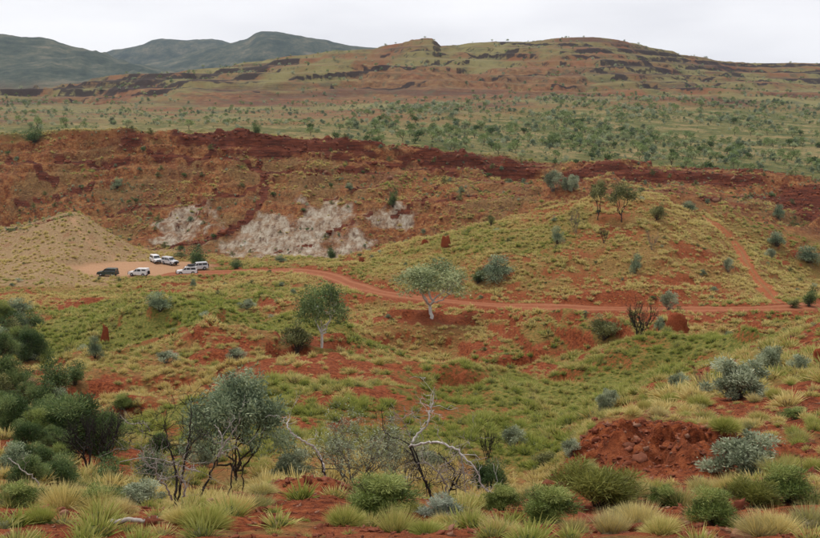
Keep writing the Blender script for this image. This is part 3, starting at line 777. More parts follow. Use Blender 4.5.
def ribbon(name, P, half, mat, lift, nx=7):
    T = np.gradient(P, axis=0); T[:, 2] = 0; T = unit(T)
    N = np.stack([T[:, 1], -T[:, 0], np.zeros(len(T))], 1)
    s = np.linspace(-1, 1, nx)
    wv = half * (1 + (vnoise(np.arange(len(P))/5., np.zeros(len(P)), 7) - .5) * .8)
    V = P[:, None] + N[:, None] * (s[None, :, None] * wv[:, None, None])
    V[..., 2] = P[:, None, 2] + lift - .10 * np.abs(s)[None]**3 + CAMZ
    n = len(P); fromend = np.minimum(np.arange(n), n-1-np.arange(n))
    V[..., 2] -= (.35*np.clip(1 - fromend/4., 0, 1))[:, None]
    ii = np.arange(n-1)[:, None]*nx; jj = np.arange(nx-1)[None]
    Q = np.stack([ii+jj, ii+jj+1, ii+nx+jj+1, ii+nx+jj], -1).reshape(-1, 4)
    me = mesh_np(name, V.reshape(-1, 3), Q, mats=[mat], smooth=True, attrs={'across': np.tile(s, n)})
    return obj(name, me, kind='structure')
s = NB('dirt_road')
ac = s.attr('across'); n = s.noise(1.4, 6, .65); nf = s.noise(9, 5, .6)
rut = s.step(s.math('ABSOLUTE', s.math('SUBTRACT', s.math('ABSOLUTE', ac), .45)), .22, .05)
c = s.ramp(n, (.3, (.19, .056, .024)), (.7, (.29, .108, .050)))
c = s.mix(s.math('MULTIPLY', rut, .6), c, (.34, .145, .072))
c = s.mix(s.math('MULTIPLY', s.step(nf, .55, .75), .4), c, (.19, .055, .025))
edge = s.step(s.math('ADD', s.math('ABSOLUTE', ac), s.math('MULTIPLY', s.math('SUBTRACT', s.noise(.9, 6, .7), .5), 1.0)), .74, .95)
c = s.mix(edge, c, s.ramp(nf, (.35, (.075, .022, .010)), (.5, (.20, .055, .022)), (.65, (.27, .17, .07))))
M_ROAD = s.surf(c, .95, s.bump(nf, .6, .05), .08)
ribbon('road', ROAD, 2.9, M_ROAD, .03)
s = NB('hill_track')
ac = s.attr('across'); n = s.noise(1.2, 7, .75); nf = s.noise(5, 6, .7)
rut = s.step(s.math('ADD', s.math('ABSOLUTE', s.math('SUBTRACT', s.math('ABSOLUTE', ac), .5)), s.math('MULTIPLY', s.math('SUBTRACT', n, .5), .5)), .48, .2)
c = s.mix(rut, s.ramp(nf, (.35, (.10, .045, .018)), (.5, (.22, .10, .036)), (.65, (.32, .22, .08))), s.ramp(n, (.35, (.19, .050, .019)), (.65, (.34, .115, .048))))
ribbon('track', TRACK, 1.5, s.surf(c, .95, s.bump(nf, .6, .05), .08), .03)

# ------------------------------------------------------------------ plants: kinds
KIND = {}
KIND['gum_tree'] = plant_tree(11, M_GUM, M_BARKW, 9000, .036, 2.6, base=.27, nc=40, forks=5, trunk=.020, flat=.75, fork_h=.22, cr=(.10, .17), name='gum')
KIND['forked_gum'] = plant_tree(23, M_GUMD, M_BARKW, 6500, .040, 2.6, base=.30, nc=28, forks=4, trunk=.022, flat=.8, fork_h=.20, cr=(.11, .19), name='forked_gum')
KIND['river_gum'] = plant_tree(29, M_BLUE, M_BARKB, 20000, .034, 3.2, base=.10, nc=54, forks=6, trunk=.016, flat=.8, fork_h=.12, cr=(.08, .15), name='grey_tree')
KIND['slender_tree'] = plant_tree(37, M_OLIVE, M_BARKD, 2600, .05, 2.6, base=.45, nc=18, forks=4, trunk=.016, flat=.75, fork_h=.15, cr=(.11, .18), name='slender')
KIND['dense_bush'] = plant_needle(41, M_DARK, M_BARKB, 13000, .065, 7, 30, name='dense_bush', up=.6)
KIND['dense_bush_b'] = plant_needle(43, M_DARK, M_BARKB, 13000, .065, 7, 26, name='dense_bush_b', up=.6)
KIND['round_bush'] = plant_bush(47, M_DARK, M_BARKB, 3600, .055, 2.6, 20, name='round_bush')
KIND['olive_bush'] = plant_bush(53, M_OLIVE, M_BARKB, 3600, .055, 2.6, 20, name='olive_bush')
KIND['grey_bush'] = plant_bush(59, M_GREY, M_TWIG, 9000, .055, 3.2, 24, up=.5, cr=(.10, .18), name='grey_bush')
KIND['grey_bush_b'] = plant_bush(61, M_GREY, M_TWIG, 8000, .055, 3.2, 18, up=.5, cr=(.10, .19), name='grey_bush_b')
KIND['blue_bush'] = plant_bush(67, M_BLUE, M_BARKB, 3600, .055, 2.8, 18, name='blue_bush')
KIND['pale_bush'] = plant_bush(69, M_GREY, M_TWIG, 3000, .055, 2.8, 14, cr=(.12, .2), name='pale_bush')
KIND['silver_bush'] = plant_bush(71, M_SILV, M_BARKG, 4500, .07, 5, 20, up=.6, cr=(.1, .18), name='silver_bush')
KIND['fresh_bush'] = plant_needle(73, M_FRESH, M_BARKB, 12000, .075, 7, 30, name='fresh_bush', up=.7)
KIND['lime_bush'] = plant_needle(79, M_LIME, M_BARKB, 11000, .12, 14, 26, name='lime_bush')
KIND['brown_bush'] = plant_bush(83, M_BROWN, M_BARKB, 4000, .05, 3, 16, name='brown_bush')
KIND['bare_shrub'] = plant_bare(89, M_TWIG, 4, 6, .6, .012, 3, 'bare_shrub')
KIND['thicket'] = plant_bare(97, M_TWIG, 5, 9, .75, .010, 3, 'thicket', leafmat=M_GREY, nl=4200)
KIND['burnt_shrub'] = plant_bare(101, M_BARKD, 4, 6, .5, .020, 3, 'burnt_shrub', wob=.1)
KIND['burnt_bush'] = plant_bare(103, M_BARKD, 4, 8, .55, .022, 3, 'burnt_bush', leafmat=M_DARK, nl=900)

SPOTS = []      # kept clear of scattered tussocks: x, y, radius
def place(name, kind, px, py, wpx, hpx, label, cat, ymin=6.5, rot=None, group=None, depth=None, ymax=6500):
    x, y, z0 = hit(px, py, ymin, ymax)
    dist = math.sqrt(x*x + y*y + z0*z0)
    k = dist / F * (1 / math.cos(math.atan(math.hypot(px-410, py-269)/F)))
    w = wpx * dist / F; h = hpx * dist / F / math.cos(PITCH)
    root = bpy.data.objects.new(name, None); COL.objects.link(root)
    root.empty_display_size = .2
    root.location = (x, y, z0 + CAMZ)
    root.rotation_euler = (0, 0, random.uniform(0, 6.28) if rot is None else rot)
    root.scale = (w, w if depth is None else depth, h)
    root['label'] = label; root['category'] = cat
    if group: root['group'] = group
    for pn, me in KIND[kind]:
        obj(pn, me, root)
    SPOTS.append((x, y, w*.35))
    return root

P = place
# on the middle slopes
P('gum_tree', 'gum_tree', 432, 319, 84, 58, 'white-trunked gum tree with broad grey-green crown beside the red road', 'tree', 90, rot=.4)
P('forked_gum_tree', 'forked_gum', 322, 348, 58, 68, 'gum tree with pale forked trunk and dark crown below the road bend', 'tree', 90, rot=1.2)
P('bush', 'olive_bush', 297, 352, 46, 35, 'dense olive bush at the foot of the forked gum tree', 'bush', 90)
P('bush', 'blue_bush', 494, 280, 46, 31, 'wide grey-green bush on the grassy slope above the road', 'bush', 150)
P('bush', 'round_bush', 478, 283, 22, 16, 'small dark bush tucked beside the wide grey-green bush', 'bush', 150)
P('slender_tree', 'slender_tree', 597, 220, 28, 40, 'thin-stemmed tree with small dark crown on the hilltop', 'tree', 150, rot=.3)
P('slender_tree', 'slender_tree', 622, 222, 36, 38, 'bushy dark tree with several stems on the hilltop', 'tree', 150, rot=2.2)
P('gum_tree', 'pale_bush', 553, 191, 27, 27, 'pale grey-green tree in the hollow under the red ledge', 'tree', 236)
P('gum_tree', 'grey_bush_b', 571, 191, 20, 23, 'smaller pale tree with light stems next to the hollow tree', 'tree', 236)
P('bare_shrub', 'bare_shrub', 575, 233, 20, 28, 'leafless grey shrub on the red patch near the hilltop trees', 'shrub', 150)
P('bush', 'olive_bush', 657, 220, 20, 20, 'low olive bush on the pale rounded hilltop', 'bush', 150)
P('bare_shrub', 'bare_shrub', 652, 250, 16, 22, 'thin bare shrub on the reddish hillside', 'shrub', 150)
P('bush', 'blue_bush', 635, 273, 15, 24, 'upright blue-grey bush on the hillside above the road', 'bush', 150)
P('bush', 'blue_bush', 557, 244, 16, 22, 'blue-green bush at the edge of the hillside red patch', 'bush', 150)
P('bush', 'pale_bush', 728, 272, 13, 18, 'small pale bush beside the rutted hill track', 'bush', 150)
P('bare_shrub', 'burnt_shrub', 604, 243, 12, 16, 'small blackened shrub on the hilltop red patch', 'shrub', 150)
P('bush', 'olive_bush', 605, 339, 44, 28, 'wide olive bush just below the straight road', 'bush', 100)
P('burnt_bush', 'burnt_bush', 640, 347, 32, 44, 'charred black shrub with regrowth below the straight road', 'shrub', 100)
P('bush', 'pale_bush', 669, 309, 25, 24, 'pale feathery bush at the edge of the straight road', 'bush', 100, ymax=158)
P('bush', 'blue_bush', 659, 330, 16, 16, 'low blue-green bush beside the large red termite mound', 'bush', 100)
P('bush', 'round_bush', 809, 307, 20, 20, 'dark green round bush at the road junction', 'bush', 75)
P('bush', 'olive_bush', 793, 308, 16, 11, 'low brownish olive bush at the road junction', 'bush', 75)
P('bush', 'blue_bush', 160, 311, 32, 23, 'blue-green bush on the yellow slope below the car park', 'bush', 100)
P('bush', 'blue_bush', 95, 358, 19, 26, 'blue-green bush beside the slim brown termite mound', 'bush', 80)
P('bush', 'pale_bush', 235, 361, 27, 17, 'grey-green bush on the bank below the forked gum', 'bush', 80)
P('bush', 'pale_bush', 166, 363, 32, 15, 'low wide pale bush on the terrace slope', 'bush', 80)
P('bush', 'pale_bush', 247, 309, 22, 13, 'low pale bush on the slope below the road start', 'bush', 110)
P('bush', 'blue_bush', 193, 287, 9, 10, 'little dark blue bush below the parked cars', 'bush', 120)
P('shade_tree', 'round_bush', 199, 266, 30, 20, 'leafy green tree behind the white car with roof rack', 'tree', 235)
P('bush', 'round_bush', 237, 268, 20, 9, 'low green bush beside the road near the car park', 'bush', 232)
P('bush', 'olive_bush', 180, 258, 20, 7, 'low yellowish bush behind the two white cars', 'bush', 248)
P('bush', 'round_bush', 393, 207, 13, 19, 'tall narrow dark bush in the cliff gully', 'bush', 250)
P('bush', 'round_bush', 332, 259, 15, 13, 'green bush at the foot of the pale rock face', 'bush', 225)
P('bush', 'blue_bush', 281, 262, 16, 8, 'low blue-green bush below the pale rock face', 'bush', 232)
P('bush', 'blue_bush', 350, 190, 12, 9, 'small blue-green bush above the pale rock face', 'bush', 250)
P('bush', 'olive_bush', 491, 226, 10, 16, 'upright dark shrub on the hill crest line', 'bush', 200)
P('bush', 'round_bush', 256, 135, 13, 14, 'round dark bush on the lip of the cliff', 'bush', 300)
P('bush', 'blue_bush', 117, 188, 14, 11, 'blue-green bush half way up the shaded cliff', 'bush', 290)
P('bush', 'round_bush', 35, 142, 26, 14, 'wide dark bush on the cliff lip above the dry spur', 'bush', 300)
P('bush', 'blue_bush', 778, 218, 16, 16, 'blue-green bush below the overhanging red ledge', 'bush', 236)
P('bush', 'blue_bush', 777, 246, 24, 17, 'blue-grey bush in the gully beyond the hill track', 'bush', 226)
P('bush', 'pale_bush', 771, 259, 15, 13, 'pale bush in the gully beyond the hill track', 'bush', 222)
P('bush', 'blue_bush', 808, 262, 32, 18, 'wide blue-green bush at the gully edge by the track', 'bush', 222)
P('bush', 'blue_bush', 690, 213, 20, 12, 'blue-green bush behind the top of the hill track', 'bush', 231)
# nearer, on the far side of the hollow
P('grey_tree', 'river_gum', 238, 486, 108, 114, 'large blue-grey leafy tree rising from the hollow', 'tree', 27, rot=.7)
P('bush', 'grey_bush', 293, 482, 46, 42, 'pale green bush behind the red mound by the white branch', 'bush', 22, ymax=60)
P('bush', 'dense_bush', 72, 446, 80, 64, 'large dark green bush on the red rocky bank', 'bush', 25, ymax=70)
P('bush', 'dense_bush_b', 108, 456, 62, 54, 'dark green bush leaning over burnt stems', 'bush', 25, ymax=70)
P('bush', 'dense_bush_b', 32, 487, 44, 36, 'rounded green bush among dead sticks on the red bank', 'bush', 22, ymax=60)
P('bush', 'dense_bush', 12, 430, 46, 42, 'dark green bush on the crumbling red bank', 'bush', 25, ymax=80)
P('bush', 'dense_bush_b', 8, 396, 44, 46, 'tall dark green bush uphill of the brown dry bush', 'bush', 30, ymax=90)
P('bush', 'round_bush', 55, 392, 40, 34, 'olive green bush uphill of the largest dark bush', 'bush', 40)
P('bush', 'dense_bush', 33, 360, 34, 38, 'feathery green bush high on the shrubby slope', 'bush', 60)
P('bush', 'dense_bush_b', 5, 362, 36, 34, 'dark bush high on the shrubby slope edge', 'bush', 60)
P('bush', 'round_bush', 36, 328, 26, 18, 'round green bush at the top of the shrubby slope', 'bush', 80)
P('bush', 'round_bush', 12, 335, 28, 22, 'dark round bush at the top of the shrubby slope', 'bush', 80)
P('brown_bush', 'brown_bush', 29, 402, 26, 25, 'dry brown bush between dark green bushes', 'bush', 40)
P('bush', 'blue_bush', 152, 482, 46, 36, 'blue-green bush behind the burnt twisted shrub', 'bush', 22, ymax=60)
P('bush', 'dense_bush', 62, 486, 46, 34, 'dark green bush under the thin blackened stems', 'bush', 20, ymax=50)
P('bush', 'round_bush', 112, 486, 44, 30, 'dark olive bush among the blackened stems', 'bush', 20, ymax=50)
P('bush', 'pale_bush', 205, 468, 40, 34, 'soft grey bush between burnt shrub and blue-grey tree', 'bush', 24, ymax=60)
P('bush', 'dense_bush_b', 160, 455, 30, 26, 'dark green bush in the hollow behind the burnt shrub', 'bush', 30, ymax=80)
P('bush', 'fresh_bush', 20, 505, 50, 26, 'grassy green bush at the foot of the red bank', 'bush', 12.5, ymax=40)
P('bush', 'fresh_bush', 95, 508, 60, 26, 'long grassy green bush at the edge of the hollow', 'bush', 12.5, ymax=40)
P('bush', 'pale_bush', 430, 470, 40, 26, 'pale bush seen through the dead tree limbs', 'bush', 30, ymax=80)
P('bush', 'olive_bush', 545, 468, 34, 22, 'olive bush in the hollow beside the red mound', 'bush', 30, ymax=80)
P('bush', 'dense_bush', 48, 430, 44, 36, 'dark bush filling the gap behind the largest dark bush', 'bush', 30, ymax=90)
P('bush', 'round_bush', 75, 385, 30, 24, 'small olive bush at the lower edge of the shrubby slope', 'bush', 40)
P('bush', 'blue_bush', 20, 312, 30, 16, 'blue-green bush where the shrubby slope meets the flat', 'bush', 100)
P('bush', 'fresh_bush', 124, 409, 28, 18, 'low green bush on the open red and yellow slope', 'bush', 50)
P('bush', 'grey_bush', 140, 514, 56, 34, 'low grey-green bush below the burnt shrub', 'bush', 14.2, ymax=26)
P('thicket', 'thicket', 356, 492, 120, 84, 'grey twiggy thicket with sparse leaves behind the green bush', 'shrub', 22, ymax=60)
P('thicket', 'thicket', 405, 490, 70, 66, 'fine grey twigs tangled round the fallen white limb', 'shrub', 22, ymax=60)
P('burnt_shrub', 'burnt_shrub', 96, 478, 66, 70, 'thicket of blackened thin stems below the dark bushes', 'shrub', 20, ymax=60)
P('bush', 'dense_bush', 490, 494, 52, 38, 'rounded grey-green bush behind the drooping white branch', 'bush', 22, ymax=60)
P('bush', 'pale_bush', 513, 448, 34, 28, 'soft grey bush on the green slope beyond the dead tree', 'bush', 40)
P('burnt_shrub', 'burnt_shrub', 487, 462, 26, 32, 'small blackened twig shrub beyond the drooping white branch', 'shrub', 40)
P('bush', 'grey_bush_b', 608, 413, 27, 33, 'upright grey bush behind the big red mound', 'bush', 33)
P('bush', 'pale_bush', 570, 459, 30, 26, 'sparse silver bush at the edge of the big red mound', 'bush', 22, ymax=60)
P('bush', 'grey_bush', 736, 399, 70, 50, 'large rounded blue-grey bush on the stony spur', 'bush', 30)
P('bush', 'grey_bush_b', 767, 379, 40, 46, 'upright grey-green bush behind the large blue-grey bush', 'bush', 38)
P('bush', 'pale_bush', 800, 372, 28, 22, 'thin grey bush on the stony spur slope', 'bush', 38)
P('bare_shrub', 'bare_shrub', 702, 396, 20, 30, 'dead grey shrub beside the large blue-grey bush', 'shrub', 30)
P('bush', 'pale_bush', 678, 392, 30, 24, 'dull olive-grey shrub near the dead grey shrub', 'bush', 34)
P('bush', 'grey_bush', 746, 474, 88, 48, 'dense silver-green bush on red ground beside the big mound', 'bush', 10)
rb = random.Random(41)
for _ in range(36):
    px_, py_ = rb.uniform(-4, 62), rb.uniform(318, 470)
    if px_ > 20 + (py_-318)*.5: px_ *= .5
    kd_ = rb.choice(['dense_bush', 'dense_bush_b', 'round_bush', 'olive_bush', 'blue_bush', 'fresh_bush'])
    sz_ = rb.uniform(16, 30) + (py_-318)*.10
    P('bush', kd_, px_, py_, sz_, sz_*rb.uniform(.7, 1.), {'dense_bush': 'feathery dark bush crowding the shrubby slope', 'dense_bush_b': 'feathery dark bush crowding the shrubby slope', 'round_bush': 'round-leaved dark bush crowding the shrubby slope', 'olive_bush': 'olive bush crowding the shrubby slope', 'blue_bush': 'blue-green bush crowding the shrubby slope', 'fresh_bush': 'bright green bush crowding the shrubby slope'}[kd_], 'bush', 24, group='bushes crowding the shrubby slope')
# on the near bank
P('bush', 'fresh_bush', 376, 514, 92, 46, 'wide bright green bush in front of the twiggy thicket', 'bush', 10)
P('silver_bush', 'silver_bush', 440, 517, 58, 26, 'low silvery leaved plant below the dead tree', 'bush', 10)
P('bush', 'lime_bush', 604, 508, 92, 52, 'yellow-green broom-like bush in front of the big red mound', 'bush', 10, rot=.3)
P('bush', 'fresh_bush', 545, 522, 74, 42, 'leafy green bush beside the yellow-green broom-like bush', 'bush', 10)
P('bush', 'fresh_bush', 500, 510, 46, 30, 'small leafy green bush between dead tree and red lump', 'bush', 10)
P('bush', 'fresh_bush', 715, 524, 64, 40, 'green bush among straw tussocks below the silver-green bush', 'bush', 9.7)
P('bush', 'fresh_bush', 790, 502, 70, 40, 'long green bush downhill of the silver-green bush', 'bush', 10)
P('bush', 'lime_bush', 757, 508, 56, 34, 'olive broom-like bush beside the long green bush', 'bush', 10)
P('bush', 'fresh_bush', 665, 506, 40, 24, 'small green bush beside straw tussocks', 'bush', 10)
P('bush', 'fresh_bush', 797, 419, 34, 12, 'low dark green mat on the red ground above the silver bush', 'bush', 20)

# ------------------------------------------------------------------ dead wood with its own traced limbs
def snag(name, label, cat, Y, base, limbs, twigs=0, seed=1, leaf=None, mats=None):
    """limbs: list of (part, material, [(px, py, depth offset, radius px)...]); built at distance Y, full 3D depth"""
    r = np.random.default_rng(seed)
    bx, by, bz = base
    root = bpy.data.objects.new(name, None); COL.objects.link(root)
    root.location = (bx, by, bz + CAMZ); root.empty_display_size = .2
    root['label'] = label; root['category'] = cat
    for part, mat, pts in limbs:
        a = np.array(pts, float)
        kx, kz = ray(a[:, 0], a[:, 1])
        y = Y + a[:, 2]
        Pw = np.stack([kx*y, y, kz*y], 1) - np.array([bx, by, bz])
        s_ = np.r_[0, np.cumsum(np.linalg.norm(np.diff(Pw, axis=0), axis=1))]
        q = np.linspace(0, s_[-1], max(6, len(pts)*5))
        Pq = np.stack([pchip(s_, Pw[:, k], q) for k in range(3)], 1)
        Pq[1:-1] += r.normal(size=(len(q)-2, 3)) * .012
        rad = pchip(s_, a[:, 3] * .62 * Y / F, q)
        g2 = Geo(); g2.tube(Pq, rad, 7)
        for _ in range(twigs):
            k = r.integers(len(q)//3, len(q)); p0 = Pq[k]
            d = unit(r.normal(size=3) + np.array([0, 0, .3])); l = r.uniform(.15, .5)
            T1 = limb(p0, p0 + d*l, 5, .09, r)
            g2.tube(T1, np.linspace(min(rad[k]*.5, .012), .003, 5), 3)
            for _ in range(2):
                e = T1[r.integers(2, 5)]; g2.tube(limb(e, e + unit(d + r.normal(size=3)*.6)*l*.6, 4, .09, r), np.linspace(.005, .002, 4), 3)
        obj(part, g2.mesh(name+'_'+part, mat, True), root)
    return root
def gpt(px, py, Y):
    kx, _ = ray(px, py); x = float(kx*Y); return x, Y, float(height(x, Y)) - .05

b0 = gpt(440, 503, 17.5)
kxz = ray(440, 503)
snag('dead_tree', 'dead tree with long white arching limb and blackened stems', 'dead tree', 17.5, b0, [
    ('stem', M_BARKD, [(446, 510, 0, 2.2), (446, 500, 0, 2.0), (451, 489, .1, 1.8), (459, 478, .2, 1.5), (461, 469, .3, .9)]),
    ('branch', M_BARKD, [(452, 487, .1, 1.6), (455, 475, 0, 1.3), (448, 463, -.1, 1.0), (438, 453, -.2, .6)]),
    ('stem', M_BARKG, [(445, 506, 0, 1.6), (446, 487, -.1, 1.5), (440, 475, -.2, 1.3), (432, 467, -.2, 1.1), (422, 459, -.1, .7)]),
    ('limb', M_DEADW, [(409, 447, .3, 1.7), (425, 443, .1, 2.0), (441, 443, -.1, 1.9), (456, 450, -.3, 1.8), (467, 460, -.5, 1.5), (478, 472, -.6, 1.2), (481, 485, -.6, 1.0), (498, 496, -.7, .8), (512, 504, -.7, .4)]),
    ('branch', M_BARKG, [(460, 454, -.3, 1.3), (463, 470, -.4, 1.1), (466, 494, -.5, .7)]),
    ('stem', M_BARKD, [(434, 508, .3, 2.0), (428, 487, .3, 1.9), (420, 470, .3, 1.8), (410, 448, .3, 1.7)]),
    ('stem', M_BARKD, [(436, 508, .5, 1.8), (426, 484, .5, 1.6), (420, 466, .5, 1.4), (414, 450, .5, 1.1), (403, 441, .6, .9), (384, 432, .7, .7), (382, 408, .8, .4)]),
    ('limb', M_DEADW, [(410, 447, .3, 1.5), (416, 436, .4, 1.9), (426, 426, .5, 1.8), (431, 411, .6, 1.4), (434, 393, .7, .7)]),
    ('branch', M_BARKG, [(411, 440, .4, .9), (406, 427, .2, .7), (396, 416, .0, .4)]),
    ('branch', M_BARKG, [(436, 480, -.1, 1.0), (442, 466, -.3, .8), (452, 460, -.5, .5), (470, 440, -.6, .3)]),
], twigs=16, seed=5)
b1 = gpt(325, 473, 17.3)
snag('dead_branch', 'twisted bare white branch standing behind the red earth mound', 'dead branch', 17.3, b1, [
    ('limb', M_DEADW, [(325, 480, 0, 1.9), (324, 468, 0, 1.9), (321, 458, .1, 1.7), (315, 448, .1, 1.8), (307, 443, 0, 1.6), (298, 438, -.1, 1.5), (290, 432, -.1, 1.3), (288, 424, 0, 1.1), (290, 417, .1, .7), (288, 413, .1, .3)]),
    ('branch', M_DEADW, [(290, 419, 0, .7), (285, 418, -.1, .6), (283, 421, -.2, .3)]),
    ('branch', M_BARKD, [(325, 478, 0, 1.3), (321, 463, -.1, 1.1), (316, 452, -.1, .5)]),
], twigs=2, seed=9)
b2 = gpt(174, 505, 16.0)
snag('burnt_tree', 'twisted burnt shrub with black stems and grey curling branches', 'dead tree', 16.0, b2, [
    ('stem', M_BARKD, [(173, 512, 0, 2.6), (175, 495, 0, 2.4), (176, 486, .1, 2.1), (175, 468, .2, 1.8), (168, 445, .2, 1.3), (165, 425, .3, .8), (168, 408, .3, .4)]),
    ('stem', M_BARKD, [(175, 510, .2, 2.2), (180, 488, .2, 2.0), (184, 465, .3, 1.7), (189, 438, .3, 1.3), (191, 415, .4, .9), (188, 395, .5, .4)]),
    ('branch', M_BARKG, [(172, 500, 0, 1.8), (168, 490, -.1, 1.6), (160, 480, -.2, 1.5), (153, 468, -.3, 1.3), (143, 460, -.4, 1.0), (140, 450, -.4, .6)]),
    ('branch', M_BARKG, [(177, 508, -.1, 1.6), (185, 492, -.2, 1.5), (185, 483, -.2, 1.4), (178, 476, -.3, 1.2), (179, 462, -.3, .7)]),
    ('branch', M_BARKD, [(168, 447, .2, .9), (158, 438, 0, .7), (140, 430, -.2, .4)]),
    ('branch', M_BARKD, [(186, 452, .3, .9), (196, 440, .1, .7), (204, 428, 0, .4)]),
], twigs=22, seed=13)
b3 = gpt(206, 488, 19.0)
snag('dead_branch', 'forked grey branch with blackened foot before the blue-grey tree', 'dead branch', 19.0, b3, [
    ('stem', M_BARKD, [(200, 500, 0, 2.0), (206, 484, 0, 1.9), (212, 470, 0, 1.6), (218, 455, 0, 1.3)]),
    ('branch', M_BARKG, [(218, 455, 0, 1.2), (223, 440, .1, 1.2), (219, 431, .2, 1.0), (214, 425, .3, .5)]),
    ('branch', M_BARKG, [(217, 457, 0, 1.3), (229, 438, -.1, 1.2), (236, 428, -.1, .9), (242, 416, -.1, .4)]),
    ('branch', M_BARKG, [(217, 457, 0, 1.0), (228, 450, -.2, .9), (236, 448, -.3, .7), (242, 453, -.3, .4)]),
], twigs=5, seed=17)
b4 = gpt(232, 488, 20)
snag('charred_stems', 'thin charred stems under the blue-grey tree', 'dead branch', 20.0, b4, [
    ('stem', M_BARKD, [(228, 500, 0, 1.4), (231, 480, 0, 1.3), (233, 455, .1, .9), (230, 440, .1, .5)]),
    ('stem', M_BARKD, [(240, 500, .2, 1.2), (243, 480, .2, 1.1), (240, 462, .2, .7)]),
], twigs=3, seed=18)
for k, (Y, pts, lab) in enumerate((
    (16, [(8, 458, 0, .7), (15, 464, -.1, .9), (30, 475, -.2, 1.1), (39, 486, -.2, 1.2), (39, 500, -.2, 1.3)], 'thin dead stick leaning out over the red bank'),
    (24, [(120, 415, 0, .5), (128, 423, 0, .8), (146, 424, .1, .9), (150, 432, .1, .6)], 'bleached crooked twig beyond the dark bushes'),
    (22, [(200, 472, 0, 1.0), (150, 458, .3, .9), (120, 462, .5, .6)], 'long pale stick lying behind the burnt shrub'))):
    bb = gpt(pts[-1][0], pts[-1][1], Y)
    snag('dead_stick', lab, 'stick', Y, bb, [('stick', M_BARKG, pts)], twigs=3, seed=30+k)
# log lying on the bank
x1, y1, z1 = hit(112, 525); x2, y2, z2 = hit(158, 522)
g2 = Geo(); Pl = limb((x1, y1, z1+.04), (x2, y2, z2+.05), 9, .025); g2.tube(Pl - Pl[0], np.linspace(.035, .018, 9), 7)
o = obj('fallen_log', g2.mesh('fallen_log', M_BARKG, True), label='short grey fallen log lying on bare red ground', category='log')
o.location = Pl[0] + np.array([0, 0, CAMZ])

# ------------------------------------------------------------------ termite mounds
def lump(seed, n=14, m=10, rough=.25, sq=1.6):
    r = np.random.default_rng(seed); V = []
    ph = np.linspace(0, math.pi, m); th = np.arange(n)*2*math.pi/n
    off = r.random(3)*50
    for p in ph:
        for t in th:
            d = np.array([math.sin(p)*math.cos(t), math.sin(p)*math.sin(t), math.cos(p)])
            q = 1 + rough * (vnoise(np.array(d[0]*1.7+off[0]+d[2]), np.array(d[1]*1.7+off[1]-d[2]), seed) - .5) * 2 + rough*.6*(vnoise(np.array(d[0]*4+off[2]), np.array(d[1]*4+d[2]*4), seed+3)-.5)
            e = np.sign(d) * np.abs(d)**(1/sq)
            V.append(e * q * .5)
    V = np.array(V)
    ii = np.arange(m-1)[:, None]*n; jj = np.arange(n)[None]; j2 = (jj+1) % n
    Q = np.stack([ii+jj, ii+n+jj, ii+n+j2, ii+j2], -1).reshape(-1, 4)
    return V, Q
for k, (px, py, w, h, lab, ym, nm) in enumerate((
        (446, 246, 9, 11, 'blocky dark red termite mound on the grassy hill crest', 180, 'termite_mound'),
        (425, 244, 6, 5, 'small low red termite mound beside the blocky one', 180, 'termite_mound'),
        (361, 262, 6, 5, 'tiny red mound on the green slope above the road bend', 180, 'termite_mound'),
        (676, 335, 23, 19, 'large rounded red termite mound below the straight road', 100, 'termite_mound'),
        (106, 341, 7, 15, 'slim brown termite mound standing by a blue-green bush', 80, 'termite_mound'),
        (140, 290, 7, 4, 'low red mound on the slope below the car park', 100, 'termite_mound'),
        (822, 366, 16, 20, 'rust red earth hummock on the stony spur', 38, 'termite_mound'))):
    V, Q = lump(200+k, 20, 16, .45, 1.7 if k == 0 else 1.15)
    x, y, z0 = hit(px, py, ym); dist = math.sqrt(x*x+y*y+z0*z0)
    V = V * np.array([w, w*.8, h*1.25]) * dist / F
    V[:, :2] *= (1.15 - .45*np.clip((V[:, 2]/(h*dist/F)) + .5, 0, 1))[:, None]
    V[:, 2] += h * dist / F * .36
    o = obj(nm, mesh_np(nm, V, Q, mats=[M_MOUND], smooth=True, attrs={'v': np.zeros(len(V))}), label=lab, category='termite mound')
    o.location = (x, y, z0 + CAMZ)
    SPOTS.append((x, y, w*dist/F*.5))

# ------------------------------------------------------------------ parked four-wheel drives
def M_paint(name, c, rough=.35):
    s = NB(name); n = s.noise(3, 4, .6)
    dust = s.math('MULTIPLY', s.step(n, .45, .75), .35)
    return s.surf(s.mix(dust, c, (.36, .20, .12)), rough, None, .5)
M_WHITE = M_paint('white_paint', (.74, .74, .73)); M_SILVER = M_paint('silver_paint', (.55, .56, .57)); M_GREENP = M_paint('dark_green_paint', (.022, .045, .038))
M_GLASS = NB('car_glass').surf((.012, .015, .018), .08, None, .6)
M_TYRE = M_simple('tyre_rubber', (.012, .012, .012), (.035, .025, .02), 10, .9, .1)
M_RIM = M_simple('wheel_rim', (.30, .30, .31), (.45, .44, .43), 10, .4, .5, 0, .6)
M_DARKP = M_simple('black_plastic', (.015, .015, .016), (.04, .035, .03), 10, .6, .3)
M_LAMP = NB('headlamp').surf((.75, .75, .72), .15, None, .6)
M_TAIL = NB('tail_lamp').surf((.35, .01, .01), .2, None, .5)
M_BAG = M_simple('tarpaulin', (.03, .035, .04), (.07, .07, .075), 6, .8, .2, .03)

